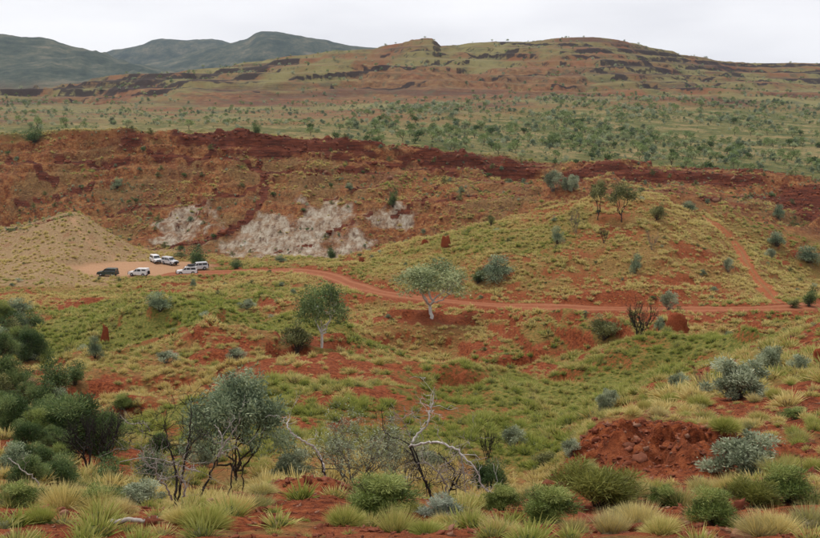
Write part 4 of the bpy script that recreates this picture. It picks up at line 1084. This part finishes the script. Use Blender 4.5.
def prism(prof, y0, y1, taper=1.0, zt=None):
    """extrude a side profile (x,z) across the car; upper part may lean inward"""
    import bmesh
    b = bmesh.new()
    zs = [p[1] for p in prof]; zlo, zhi = min(zs), max(zs)
    def ring(y):
        out = []
        for x_, z_ in prof:
            t = (z_ - zlo) / (zhi - zlo + 1e-9)
            out.append(b.verts.new((x_, y * (1 - (1 - taper) * t), z_)))
        return out
    A, B = ring(y0), ring(y1)
    n_ = len(prof)
    b.faces.new(A[::-1]); b.faces.new(B)
    for k in range(n_): b.faces.new((A[k], A[(k+1) % n_], B[(k+1) % n_], B[k]))
    bmesh.ops.recalc_face_normals(b, faces=b.faces)
    return b
def bm_mesh(name, b, mat, bevel=0):
    import bmesh
    if bevel:
        bmesh.ops.bevel(b, geom=[e for e in b.edges if e.calc_face_angle(0) > .35], offset=bevel, segments=2, affect='EDGES', clamp_overlap=True)
    bmesh.ops.triangulate(b, faces=[f for f in b.faces if len(f.verts) > 4])
    me = bpy.data.meshes.new(name); b.to_mesh(me); b.free(); me.materials.append(mat); return me
def box_bm(c, s_):
    import bmesh
    b = bmesh.new(); bmesh.ops.create_cube(b, size=1)
    for v in b.verts: v.co = Vector((v.co.x*s_[0]+c[0], v.co.y*s_[1]+c[1], v.co.z*s_[2]+c[2]))
    return b
def arch(cx, r0=.44, n_=7):
    return [(cx + r0*math.cos(a), .42 + r0*math.sin(a)) for a in np.linspace(math.pi, 0, n_)]
def disc(name, rad, wid, mat, n_=18, hub=False):
    g_ = Geo()
    prof = [(0, -wid/2), (rad*.93, -wid/2), (rad, -wid*.3), (rad, wid*.3), (rad*.93, wid/2), (0, wid/2)]
    th = np.arange(n_)*2*math.pi/n_
    V = np.array([[r_*math.cos(t), y_, r_*math.sin(t)] for r_, y_ in prof for t in th])
    ii = np.arange(len(prof)-1)[:, None]*n_; jj = np.arange(n_)[None]; j2 = (jj+1) % n_
    g_.add(V, np.stack([ii+jj, ii+j2, ii+n_+j2, ii+n_+jj], -1).reshape(-1, 4))
    return g_.mesh(name, mat)
TYRE = disc('tyre', .40, .26, M_TYRE); RIMM = disc('rim', .22, .275, M_RIM)
# side profile of the lower body, front at +x, with wheel arches cut in
LOW = [(-2.35, .45)] + arch(-1.45) + arch(1.42) + [(2.30, .45), (2.36, .62), (2.33, .98), (2.2, 1.08), (1.05, 1.16), (-2.36, 1.16), (-2.40, .7)]
LOWB = bm_mesh('car_body', prism(LOW, -.93, .93), M_WHITE, .035)
def vehicle(kind, paint, px, py, rot, label, extras=()):
    x, y, z0 = hit(px, py, 200, 262)
    root = bpy.data.objects.new('parked_car', None); COL.objects.link(root)
    root.location = (x, y, z0 + CAMZ); root.rotation_euler = (0, 0, R(rot)); root.empty_display_size = .5
    root['label'] = label; root['category'] = 'car'; root['group'] = 'vehicles in the dirt car park'
    me = LOWB.copy(); me.materials[0] = paint
    obj('body', me, root)
    back = -2.28 if kind == 'wagon' else -.95
    cab = [(1.10, 1.155), (.38, 1.86), (.15, 1.92), (back+.12, 1.92), (back+.02, 1.84), (back, 1.155)]
    obj('cabin', bm_mesh('cabin', prism(cab, -.88, .88, .86), paint, .03), root)
    # glass stands 6 mm proud of the cabin
    def side(xa, xb, za=1.24, zb=1.74):
        for sy in (-1, 1):
            t = lambda z_: .88 * (1 - .14*(z_-1.155)/(1.92-1.155)) + .006
            lean = .5 if xb > .4 else 0
            V = [(xa, sy*t(za), za), (xb, sy*t(za), za), (xb-lean, sy*t(zb), zb), (xa, sy*t(zb), zb)]
            V = V + [(a, b-sy*.012, c_) for a, b, c_ in V]
            obj('window', mesh_np('window', V, [(0, 1, 2, 3), (4, 5, 6, 7), (0, 1, 5, 4), (1, 2, 6, 5), (2, 3, 7, 6), (3, 0, 4, 7)], mats=[M_GLASS]), root)
    side(.12, .86); side(-.85 if kind == 'wagon' else -.85, .02)
    if kind == 'wagon': side(-2.1, -.95)
    wy0, wy1 = .80, .70
    V = [(1.045, -wy0, 1.22), (1.045, wy0, 1.22), (.475, wy1, 1.78), (.475, -wy1, 1.78)]
    V = V + [(a-.012, b, c_-.012) for a, b, c_ in V]
    FQ = [(0, 1, 2, 3), (4, 5, 6, 7), (0, 1, 5, 4), (1, 2, 6, 5), (2, 3, 7, 6), (3, 0, 4, 7)]
    obj('windscreen', mesh_np('windscreen', V, FQ, mats=[M_GLASS]), root)
    V = [(back-.006, -.72, 1.28), (back-.006, .72, 1.28), (back+.012, .68, 1.72), (back+.012, -.68, 1.72)]
    V = V + [(a+.012, b, c_) for a, b, c_ in V]
    obj('rear_window', mesh_np('rear_window', V, FQ, mats=[M_GLASS]), root)
    for wx in (-1.45, 1.42):
        for sy in (-1, 1):
            t = obj('wheel', TYRE, root); t.location = (wx, sy*.80, .40)
            rr = obj('rim', RIMM, t); rr.location = (0, sy*.006, 0)
    obj('bumper', bm_mesh('bumper', box_bm((2.42, 0, .58), (.16, 1.84, .22)), M_DARKP, .03), root)
    obj('bumper', bm_mesh('bumper', box_bm((-2.45, 0, .55), (.12, 1.80, .18)), M_DARKP, .03), root)
    obj('grille', bm_mesh('grille', box_bm((2.352, 0, .86), (.03, .95, .20)), M_DARKP), root)
    for sy in (-1, 1):
        obj('headlight', bm_mesh('headlight', box_bm((2.345, sy*.70, .86), (.05, .26, .20)), M_LAMP, .015), root)
        obj('tail_light', bm_mesh('tail_light', box_bm((-2.39, sy*.80, .95), (.03, .14, .30)), M_TAIL), root)
        obj('mirror', bm_mesh('mirror', box_bm((.78, sy*1.00, 1.27), (.10, .18, .16)), M_DARKP, .02), root)
    if 'spare' in extras:
        t = obj('spare_wheel', TYRE, root); t.location = (-2.56, 0, 1.0); t.rotation_euler = (0, 0, R(90))
    if kind == 'ute':
        obj('canopy', bm_mesh('canopy', prism([(-.98, 1.165), (-.98, 1.95), (-2.34, 1.95), (-2.38, 1.165)], -.90, .90, .94), paint, .04), root)
        for sy in (-1, 1):
            V = [(-1.15, sy*.885, 1.40), (-2.2, sy*.885, 1.40), (-2.2, sy*.866, 1.75), (-1.15, sy*.866, 1.75)]
            V = V + [(a, b-sy*.02, c_) for a, b, c_ in V]
            obj('window', mesh_np('window', V, FQ, mats=[M_GLASS]), root)
    if 'rack' in extras:
        g_ = Geo()
        for yy in (-.66, -.22, .22, .66): g_.tube([(.1, yy, 2.06), (-2.1, yy, 2.06)], .022, 5)
        for xx in (.1, -.6, -1.3, -2.1): g_.tube([(xx, -.68, 2.06), (xx, .68, 2.06)], .022, 5)
        for xx in (0, -2.0):
            for yy in (-.66, .66): g_.tube([(xx, yy, 1.88), (xx, yy, 2.06)], .02, 5)
        rk_ = obj('roof_rack', g_.mesh('roof_rack', M_DARKP), root)
        Vl, Ql = lump(301, 14, 10, .15, 2.2)
        obj('luggage', mesh_np('luggage', Vl*np.array([1.7, 1.15, .42]) + np.array([-1.0, 0, 2.28]), Ql, mats=[M_BAG], smooth=True), rk_)
    if 'bar' in extras:
        g_ = Geo()
        g_.tube([(2.5, -.55, .5), (2.56, -.55, 1.05), (2.56, .55, 1.05), (2.5, .55, .5)], .04, 6); g_.tube([(2.55, -.7, .75), (2.55, .7, .75)], .035, 6)
        obj('bull_bar', g_.mesh('bull_bar', M_DARKP), root)
    SPOTS.append((x, y, 3.2))
    return root
vehicle('wagon', M_GREENP, 108, 276, 172, 'dark green four-wheel drive at the grassy edge of the car park')
vehicle('ute', M_WHITE, 139, 276, 168, 'white canopy-backed pickup with spare wheel on its tail', ('spare', 'bar'))
vehicle('wagon', M_WHITE, 156, 262.5, -58, 'white wagon parked close against the silver wagon', ())
vehicle('wagon', M_SILVER, 170, 264.5, -38, 'silver wagon parked close against the white wagon', ('bar',))
vehicle('wagon', M_WHITE, 187, 274.5, 190, 'white four-wheel drive carrying dark luggage on its roof rack', ('rack', 'bar'))
vehicle('wagon', M_SILVER, 198, 270, 205, 'grey four-wheel drive half hidden under the leafy green tree', ('spare',))

# ------------------------------------------------------------------ scattered plants
def samp(G, x, y):
    fi = np.interp(y, RY, np.arange(NR)); fj = np.clip((np.asarray(x) / (np.asarray(y) + D) / .64 + 1) / 2 * (NC-1), 0, NC-1)
    return G[np.clip(np.round(fi).astype(int), 0, NR-1), np.round(fj).astype(int)]
def scatter(n, y0, y1, r=None, margin=3., k=.46):
    r = r or rng
    y = np.sqrt(r.random(n) * (y1**2 - y0**2) + y0**2)
    x = (r.random(n)*2 - 1) * (y*k + margin)
    return x, y
def jgrid(sp, y0, y1, margin, r, k=.46, jit=.42):
    gx_ = np.arange(-(y1*k + margin), y1*k + margin, sp); gy_ = np.arange(y0, y1, sp*.9)
    X_, Y_ = np.meshgrid(gx_, gy_); X_[1::2] += sp*.5
    x_ = (X_ + r.uniform(-jit, jit, X_.shape)*sp).ravel(); y_ = (Y_ + r.uniform(-jit, jit, X_.shape)*sp).ravel()
    q_ = np.abs(x_) < y_*k + margin
    return x_[q_], y_[q_]
def clear(x, y, extra=0.):
    ok = np.ones(len(x), bool)
    for sx, sy, sr in SPOTS:
        ok &= (x-sx)**2 + (y-sy)**2 > (sr+extra)**2
    return ok

# near spinifex clumps: each its own object
TUS = [tussock(500+k, (2300, 1500, 2600, 1100, 1900)[k], (.62, .74, .52, .68, .6)[k], .0040, k != 3, (1.2, .8, 1.45, 1.0, 1.3)[k], 'spinifex_clump', M_SPIN) for k in range(5)]
TUM = [tussock(520+k, 650, .62, .008, True, 1.25, 'spinifex_clump_small', M_SPIN) for k in range(3)]
hand = [(205, 527, 80), (232, 515, 62), (180, 520, 52), (258, 508, 50), (262, 492, 46), (345, 523, 52), (62, 508, 60), (100, 510, 56), (28, 500, 58), (8, 505, 56), (120, 515, 44),
        (395, 532, 54), (428, 533, 56), (475, 521, 40), (505, 536, 56), (640, 528, 66), (612, 534, 60), (660, 533, 60), (680, 505, 60), (655, 492, 50), (705, 492, 46), (730, 495, 52), 
        (725, 428, 42), (780, 532, 66), (808, 528, 66), (760, 535, 60), (778, 478, 46), (792, 468, 40), (814, 505, 50), (700, 405, 36), (672, 402, 30), (645, 410, 26), (760, 420, 32), (800, 442, 34), (816, 425, 34), (775, 398, 30),
        (40, 522, 50), (445, 526, 44), (575, 532, 46), (590, 470, 30), (815, 470, 40), (640, 498, 40), (627, 515, 50), (700, 520, 44), (360, 500, 40), (410, 512, 44), (470, 508, 36), (560, 500, 40)]
nT = 0
SHORT = (('white-trunked gum', 'the white-trunked gum'), ('pale forked trunk', 'the forked gum'), ('thin-stemmed tree', 'the hilltop trees'), ('wide grey-green bush', 'the wide grey-green bush'), ('pale grey-green tree in', 'the pale hollow tree'),
  ('upright blue-grey bush on the hill', 'the upright hillside bush'), ('rutted hill', 'the rutted hill track'), ('charred black shrub', 'the charred shrub'), ('road junction', 'the road junction'), ('below the car park', 'the car park bush'),
  ('slim brown termite', 'the slim termite mound'), ('large rounded red termite', 'the rounded termite mound'), ('blocky dark red', 'the blocky termite mound'), ('roof rack', 'the laden white car'), ('dark green four', 'the dark green car'), ('low wide pale bush', 'the wide pale bush'),
  ('large blue-grey leafy', 'the blue-grey tree'), ('dead tree with long', 'the dead arching tree'), ('twisted bare white', 'the bare white branch'), ('twisted burnt', 'the twisted burnt shrub'), ('fallen log', 'the fallen log'), ('largest dark', 'the dark bushes'), ('crumbling red', 'the crumbling bank'),
  ('grey twiggy', 'the twiggy thicket'), ('wide bright green bush', 'the bright green bush'), ('low silvery', 'the silvery plant'), ('yellow-green broom', 'the broom-like bush'), ('dense silver-green', 'the silver-green bush'), ('large rounded blue-grey bush', 'the blue-grey spur bush'),
  ('upright grey bush behind', 'the big red mound'), ('long green bush', 'the long green bush'), ('straw tussocks below', 'the green bush among straw'), ('stony spur slope', 'the stony spur'), ('low green bush on the open', 'the lone green bush'), ('soft grey bush on the green', 'the soft grey bush'),
  ('foot of the pale rock', 'the pale rock face'), ('tall narrow dark', 'the cliff gully bush'), ('half way up', 'the half-way cliff bush'), ('lip of the cliff', 'the round cliff-lip bush'), ('above the dry spur', 'the wide cliff-lip bush'), ('overhanging', 'the overhanging ledge'), ('gully edge', 'the gully by the track'))
LAND = []
for o in list(COL.objects):
    if o.parent is None and 'label' in o:
        for k, v in SHORT:
            if k in o['label']: LAND.append((o.location.x, o.location.y, v)); break
def by(x, y):
    return min(LAND, key=lambda l: (l[0]-x)**2 + ((l[1]-y)*.6)**2)[2]
def put_tussock(x, y, sc, me, label, group, tilt=.12):
    o = obj('spinifex_clump', me, label=label, category='grass clump', group=group)
    o.location = (x, y, float(height(x, y)) + CAMZ - .02)
    o.rotation_euler = (random.gauss(0, tilt), random.gauss(0, tilt), random.uniform(0, 6.28))
    q = random.uniform(.8, 1.25)
    o.scale = (sc*random.uniform(.9, 1.15), sc*random.uniform(.9, 1.15), sc*q)
for k, (px, py, wpx) in enumerate(hand):
    x, y, z0 = hit(px, min(py, 537)); d = math.sqrt(x*x+y*y+z0*z0)
    put_tussock(x, y, wpx*d/F/1.6, TUS[k % 5], ('broad' if wpx > 48 else 'small') + ' straw-tipped spinifex clump on the red bank by ' + by(x, y), 'spinifex by ' + by(x, y))
    SPOTS.append((x, y, wpx*d/F*.28)); nT += 1
x, y = scatter(1500, 8.5, 46, margin=2.5)
keep = clear(x, y, .12) & (rng.random(len(x)) < (1 - samp(bare, x, y)*.88) * (1 - samp(mound, x, y)*.97) * np.where(y < 21, .08, .7))
x, y = x[keep], y[keep]
vis = []
for a, b in zip(x, y):
    ys = np.linspace(7, b*.98, 80); zz = float(height(a, b)) + .35
    vis.append(np.all(height(a*ys/b, ys) <= zz*ys/b + .02))
vis = np.array(vis, bool)
x, y = x[vis], y[vis]
order = np.argsort(y)[:235]
lim_y = y[order[-1]]
for a, b in zip(x[order], y[order]):
    put_tussock(a, b, random.uniform(.3, .6), TUS[random.randrange(5)] if b < 20 else TUM[random.randrange(3)],
                ('little spinifex tuft on the red bank by ' if b < 20 else 'spinifex clump on the slope beyond the bank by ') + by(a, b), 'spinifex by ' + by(a, b))

def gn_scatter(name, pts, scl, rot, tint, idx, protos, kind='stuff', **props):
    me = bpy.data.meshes.new(name)
    me.vertices.add(len(pts)); me.vertices.foreach_set('co', np.asarray(pts, np.float32).ravel())
    for nm, typ, arr in (('scl', 'FLOAT_VECTOR', scl), ('rot', 'FLOAT_VECTOR', rot), ('tint', 'FLOAT', tint), ('idx', 'INT', idx)):
        at = me.attributes.new(nm, typ, 'POINT')
        at.data.foreach_set('vector' if typ == 'FLOAT_VECTOR' else 'value', np.asarray(arr, np.int32 if typ == 'INT' else np.float32).ravel())
    o = obj(name, me, kind=kind, **props)
    ng = bpy.data.node_groups.new(name+'_nodes', 'GeometryNodeTree')
    ng.interface.new_socket('Geometry', in_out='INPUT', socket_type='NodeSocketGeometry')
    ng.interface.new_socket('Geometry', in_out='OUTPUT', socket_type='NodeSocketGeometry')
    N, Lk = ng.nodes, ng.links
    gi = N.new('NodeGroupInput'); go = N.new('NodeGroupOutput'); jn = N.new('GeometryNodeJoinGeometry')
    def na(nm, dt):
        a = N.new('GeometryNodeInputNamedAttribute'); a.data_type = dt; a.inputs[0].default_value = nm; return a.outputs[0]
    for k, pr in enumerate(protos):
        oi = N.new('GeometryNodeObjectInfo'); oi.inputs['Object'].default_value = pr; oi.inputs['As Instance'].default_value = True
        cmp_ = N.new('FunctionNodeCompare'); cmp_.data_type = 'INT'; cmp_.operation = 'EQUAL'
        Lk.new(na('idx', 'INT'), cmp_.inputs[2]); cmp_.inputs[3].default_value = k
        ip = N.new('GeometryNodeInstanceOnPoints')
        Lk.new(gi.outputs[0], ip.inputs['Points']); Lk.new(cmp_.outputs[0], ip.inputs['Selection']); Lk.new(oi.outputs['Geometry'], ip.inputs['Instance'])
        er = N.new('FunctionNodeEulerToRotation'); Lk.new(na('rot', 'FLOAT_VECTOR'), er.inputs[0])
        Lk.new(er.outputs[0], ip.inputs['Rotation']); Lk.new(na('scl', 'FLOAT_VECTOR'), ip.inputs['Scale'])
        Lk.new(ip.outputs[0], jn.inputs[0])
    Lk.new(jn.outputs[0], go.inputs[0])
    md = o.modifiers.new('scatter', 'NODES'); md.node_group = ng
    return o
def proto(name, me): return bpy.data.objects.new(name, me)

PA = [proto('tussock_mid', tussock(540+k, 170, .60, .015, True, 1.25, 'tussock_mid', M_SPINI)) for k in range(4)]
PB = [proto('tussock_far', tussock(550+k, 60, .60, .032, True, 1.15, 'tussock_far', M_SPINI)) for k in range(4)]
xa, ya = jgrid(.70, 11, 120, 2.5, rng)
first = (ya > lim_y*.8) | (rng.random(len(ya)) < .0)
k1 = first & clear(xa, ya, .05) & (rng.random(len(xa)) < (.45 + .75*sstep(.36, .56, fbm(xa/2.6, ya/2.6, 3, 271))) * (1 - samp(bare, xa, ya)*.78) * (1 - samp(mound, xa, ya)))
xa, ya = xa[k1], ya[k1]
def stuff_points(x, y, smin, smax, npro, tbase):
    r = rng; n = len(x)
    z0 = height(x, y) + CAMZ - .03
    s_ = (smin*.6 + (smax*1.25 - smin*.6) * r.random(n)**1.7) * (.45 + 1.1*fbm(x/3.5, y/3.5, 3, 201))
    scl = np.stack([s_*r.uniform(.85, 1.2, n), s_*r.uniform(.85, 1.2, n), s_*r.uniform(.95, 1.4, n)], 1)
    rot = np.stack([r.normal(size=n)*.1, r.normal(size=n)*.1, r.random(n)*6.28], 1)
    gsm = samp(green, x, y)
    tint = np.clip(tbase - .3*samp(spur, x, y) + gsm*1.05 + (fbm(x/14, y/14, 3, 211)-.5)*1.3 + r.normal(size=n)*.22, -.25, 1.2)
    return np.stack([x, y, z0], 1), scl, rot, tint, r.integers(0, npro, n)
gn_scatter('spinifex_grass', *stuff_points(xa, ya, .38, .92, 4, .0), PA, label='spinifex hummocks covering the middle slopes', category='grass')
xt, yt = scatter(5200, 8.5, 34, rng, 1.5, .45)
kt = (rng.random(len(xt)) < .12 + .88*sstep(.48, .62, fbm(xt/1.3, yt/1.3, 3, 261))) & (samp(mound, xt, yt) < .5) & clear(xt, yt, -.05)
xt, yt = xt[kt], yt[kt]
gn_scatter('grass', *stuff_points(xt, yt, .10, .34, 4, .3), PA, label='short dry tufts between the spinifex clumps', category='grass')
xb, yb = jgrid(.92, 120, 352, 4, rng)
road_ok = (samp(ROADD, xb, yb) > 2.9) & ((samp(TRKD, xb, yb) > 1.2) | (rng.random(len(xb)) < .06)) & (samp(PARK, xb, yb) < .3)
pr = (1 - samp(bare, xb, yb)*.76) * (1 - samp(pale, xb, yb)*.97) * (1 - samp(np.maximum(rock, rim), xb, yb)*.9)
pr = np.where(samp(cliffz, xb, yb) > .5, pr * .42 * sstep(.38, .6, fbm(xb/14, yb/14, 4, 221)) * 1.3, pr)
pr = np.where(samp(spur, xb, yb) > .5, .38, pr)
pr = np.where((yb > 205) & (yb < 240) & (xb > 0), np.maximum(pr, .75), pr)
kb = road_ok & clear(xb, yb, .1) & (rng.random(len(xb)) < pr * (.5 + .7*sstep(.36, .56, fbm(xb/3.2, yb/3.2, 3, 273))))
xb, yb = xb[kb], yb[kb]
pb = stuff_points(xb, yb, .44, 1.02, 4, -.02)
gn_scatter('spinifex_grass', *pb, PB, label='spinifex hummocks dotting the hill, cliff and spur', category='grass')

# small shrubs dotted about
SMALLP = dict((
    ('small_dark', plant_bush(601, M_DARK, M_BARKB, 420, .11, 2.2, 9, name='sd')), ('small_blue', plant_bush(607, M_BLUE, M_BARKB, 420, .11, 2.2, 9, name='sb')),
    ('small_pale', plant_bush(613, M_GREY, M_TWIG, 420, .11, 2.2, 9, name='sp')), ('small_olive', plant_bush(617, M_OLIVE, M_BARKB, 420, .11, 2.2, 9, name='so')),
    ('small_tree', plant_tree(619, M_GUM, M_BARKB, 520, .09, 2.2, base=.3, nc=12, forks=4, trunk=.02, cr=(.12, .2), name='st')),
    ('small_tree_dark', plant_tree(621, M_GUMD, M_BARKB, 520, .09, 2.2, base=.25, nc=12, forks=4, trunk=.02, cr=(.12, .2), name='std'))))
SMALL = {k: joined(v, k+'_whole') for k, v in SMALLP.items()}
def small(kind, x, y, w, h, name, label, cat, group, parts=False):
    o = obj(name, None if parts else SMALL[kind], label=label, category=cat, group=group)
    if parts:
        for pn, me in SMALLP[kind]: obj(pn, me, o)
    o.location = (x, y, float(height(x, y)) + CAMZ - .05); o.rotation_euler = (0, 0, random.uniform(0, 6.28)); o.scale = (w, w, h)
def seen(x, y, h=1.5):
    out = []
    for a, b in zip(x, y):
        ys = np.geomspace(8, b*.985, 260); zz = float(height(a, b)) + h
        out.append(abs(a) < b*.425 and np.all(height(a*ys/b, ys) <= zz*ys/b))
    return np.array(out, bool)
r3 = np.random.default_rng(99)
# middle slopes
x, y = scatter(260, 42, 250, r3, 0, .42)
ok = clear(x, y, 1.5) & (samp(ROADD, x, y) > 4) & (samp(TRKD, x, y) > 3) & (samp(PARK, x, y) < .1) & seen(x, y)
x, y = x[ok][:120], y[ok][:120]
for a, b in zip(x, y):
    kd = random.choice(['small_dark', 'small_blue', 'small_pale', 'small_olive', 'small_olive'])
    w = random.uniform(.6, 1.7) * (1 if b < 130 else 1.25)
    small(kd, a, b, w, w*random.uniform(.5, .8), 'shrub', {'small_dark': 'little dark green shrub among spinifex near ' + by(a, b), 'small_blue': 'little blue-green shrub among spinifex near ' + by(a, b),
          'small_pale': 'little pale grey shrub among spinifex near ' + by(a, b), 'small_olive': 'little olive shrub among spinifex near ' + by(a, b)}[kd], 'shrub', 'little shrubs on the middle slopes')
# cliff
x, y = scatter(420, 275, 350, r3, 0, .42)
ok = clear(x, y, 2) & seen(x, y, 2); x, y = x[ok][:130], y[ok][:130]
for a, b in zip(x, y):
    kd = random.choice(['small_dark', 'small_blue', 'small_olive', 'small_olive'])
    w = random.uniform(1.2, 3.2)
    small(kd, a, b, w, w*random.uniform(.6, 1.), 'shrub', {'small_dark': 'dark shrub clinging to the red cliff near ' + by(a, b), 'small_blue': 'blue-green shrub clinging to the red cliff near ' + by(a, b), 'small_olive': 'olive shrub clinging to the red cliff near ' + by(a, b)}[kd], 'shrub', 'shrubs on the red cliff')
# plateau: the 300 that show largest, then the rest as scrub
x, y = scatter(24000, 346, 900, r3, 0, .43)
dens = np.where(x > -20, 1., .42) * (.10 + .9*sstep(.42, .62, .55*fbm(x/32, y/60, 4, 231) + .45*ridged(x/90, y/120, 2, 233)))*.7 
dens = dens * np.where(y < 420, .8, 1)
ok = (r3.random(len(x)) < dens); x, y = x[ok], y[ok]
ok = seen(x, y, 3); x, y = x[ok], y[ok]
sz = (.7 + np.where(x > -30, 4.6, 3.6)*r3.random(len(x))**3.2) * (.8 + y/1500)
order = np.argsort(-(sz / y))
PLT = ['small_tree', 'small_tree_dark', 'small_tree_dark', 'small_blue', 'small_dark']
for rank, k in enumerate(order[:290]):
    kd = random.choice(PLT); w = float(sz[k])
    wh = ('along the cliff edge') if y[k] < 420 else ('well back from the cliff edge' if y[k] < 650 else 'towards the foot of the far hills')
    small(kd, float(x[k]), float(y[k]), w, w*random.uniform(.7, 1.), 'plateau_tree', {'small_tree': 'small grey-green tree on the flat land ' + wh, 'small_tree_dark': 'small dark green tree on the flat land ' + wh,
          'small_blue': 'blue-green shrub on the flat land ' + wh, 'small_dark': 'round dark shrub on the flat land ' + wh}[kd], 'tree', 'trees and shrubs on the plateau', rank < 90)
rest = order[290:]
x, y, sz = x[rest], y[rest], sz[rest]
xc, yc = scatter(9000, 272, 352, r3, 0, .44)
kc = r3.random(len(xc)) < (.10 + .9*sstep(.45, .65, fbm(xc/12, yc/12, 4, 251))) * np.where(xc < -80, .75, .33) * (1 - .6*samp(pale, xc, yc)); kc &= samp(PARK, xc, yc) < .1; kc &= samp(ROADD, xc, yc) > 4
x = np.r_[x, xc[kc]]; y = np.r_[y, yc[kc]]; sz = np.r_[sz, .5 + 1.1*r3.random(kc.sum())**2]
xh, yh = scatter(5000, 900, 1600, r3, 0, .43)
dh = sstep(.42, .62, fbm(xh/90, yh/140, 4, 241)) * sstep(1500, 950, yh) * .55 + .05
kh = r3.random(len(xh)) < dh; xh, yh = xh[kh], yh[kh]
x = np.r_[x, xh]; y = np.r_[y, yh]; sz = np.r_[sz*.85, r3.uniform(2, 5.5, len(xh))]
pp = np.stack([x, y, height(x, y) + CAMZ - .1], 1)
PS = [proto(k+'_scrub', SMALL[k]) for k in ('small_tree', 'small_tree_dark', 'small_blue', 'small_pale')]
n = len(x)
gn_scatter('scrub', pp, np.stack([sz, sz, sz*r3.uniform(.6, .95, n)], 1), np.stack([np.zeros(n), np.zeros(n), r3.random(n)*6.28], 1), r3.random(n), r3.integers(0, 4, n), PS, label='far scrub speckling the plateau and hills', category='scrub')
print('counts', len(xa), len(xb), n, nT)

# ------------------------------------------------------------------ stones
ROCKS = []
for k in range(6):
    Vr, Qr = lump(400+k, 7, 6, .75, 1.9); ROCKS.append(mesh_np('rock', Vr*np.array([1, .8, .6]), Qr, mats=[M_ROCK]))
x, y = scatter(420, 9.3, 30, r3, 1, .43)
wgt = .25 + .75*samp(bare, x, y); wgt = np.maximum(wgt, samp(mound, x, y)*1.2)
ok = (r3.random(len(x)) < wgt) & seen(x, y, .1); x, y = x[ok][:150], y[ok][:150]
for a, b in zip(x, y):
    mo = float(samp(mound, np.array([a]), np.array([b]))[0]) > .5
    o = obj('rock', ROCKS[random.randrange(6)], label='rough red rock bedded in the earth mound by ' + by(a, b) if mo else 'rough red rock lying on bare earth by ' + by(a, b), category='rock', group='rocks by ' + by(a, b))
    w = random.choice([.08, .1, .14, .18, .24])
    o.scale = (w, w*random.uniform(.7, 1.1), w*random.uniform(.6, 1)); o.rotation_euler = (random.uniform(-.4, .4), random.uniform(-.4, .4), random.uniform(0, 6.28))
    o.location = (a, b, float(height(a, b)) + CAMZ + w*.1)
PR = [proto('stone', m) for m in ROCKS]
x, y = scatter(26000, 8.5, 34, r3, 1.5, .44)
ok = r3.random(len(x)) < .15 + .8*samp(bare, x, y); x, y = x[ok], y[ok]
w = (r3.exponential(.022, len(x)) + .015) * (1 + .7*samp(mound, x, y))
pts = [np.stack([x, y, height(x, y) + CAMZ + w*.1], 1)]; ws = [w]
# stony spur, rim blocks and cliff rubble
xs, ys_ = scatter(5200, 42, 75, r3, 0, .43); q = (xs > .28*ys_) & (r3.random(len(xs)) < .55)
xs, ys_ = xs[q], ys_[q]; w = r3.exponential(.09, len(xs)) + .06
pts.append(np.stack([xs, ys_, height(xs, ys_) + CAMZ + w*.1], 1)); ws.append(w)
xs, ys_ = scatter(30000, 268, 356, r3, 0, .43)
q = r3.random(len(xs)) < np.maximum(samp(rim, xs, ys_)*.55, samp(rock, xs, ys_)*.5); xs, ys_ = xs[q], ys_[q]; w = r3.exponential(.32, len(xs)) + .22
pts.append(np.stack([xs, ys_, height(xs, ys_) + CAMZ + w*.15], 1)); ws.append(w)
pts = np.concatenate(pts); ws = np.concatenate(ws); n = len(ws)
gn_scatter('rubble', pts, np.stack([ws, ws*r3.uniform(.7, 1.1, n), ws*r3.uniform(.6, 1, n)], 1), np.stack([r3.normal(size=n)*.3, r3.normal(size=n)*.3, r3.random(n)*6.28], 1), r3.random(n), r3.integers(0, 6, n), PR,
           label='loose red stones and ledge blocks', category='rubble')

# ------------------------------------------------------------------ air
def haze(density):
    top = float(ZG.max()) + CAMZ + 12; bot = float(ZG.min()) + CAMZ - 3
    b = box_bm((0, 3585, (top+bot)/2), (9700, 7300, top-bot))
    me = bpy.data.meshes.new('haze'); b.to_mesh(me); b.free()
    m, nn, ll = new_mat('haze_air')
    v = nn.new('ShaderNodeVolumePrincipled'); v.inputs['Color'].default_value = (.68, .82, 1, 1); v.inputs['Density'].default_value = density; v.inputs['Anisotropy'].default_value = .2
    o_ = nn.new('ShaderNodeOutputMaterial'); ll.new(v.outputs[0], o_.inputs['Volume'])
    me.materials.append(m)
    obj('haze', me, kind='stuff')
haze(3.4e-5)
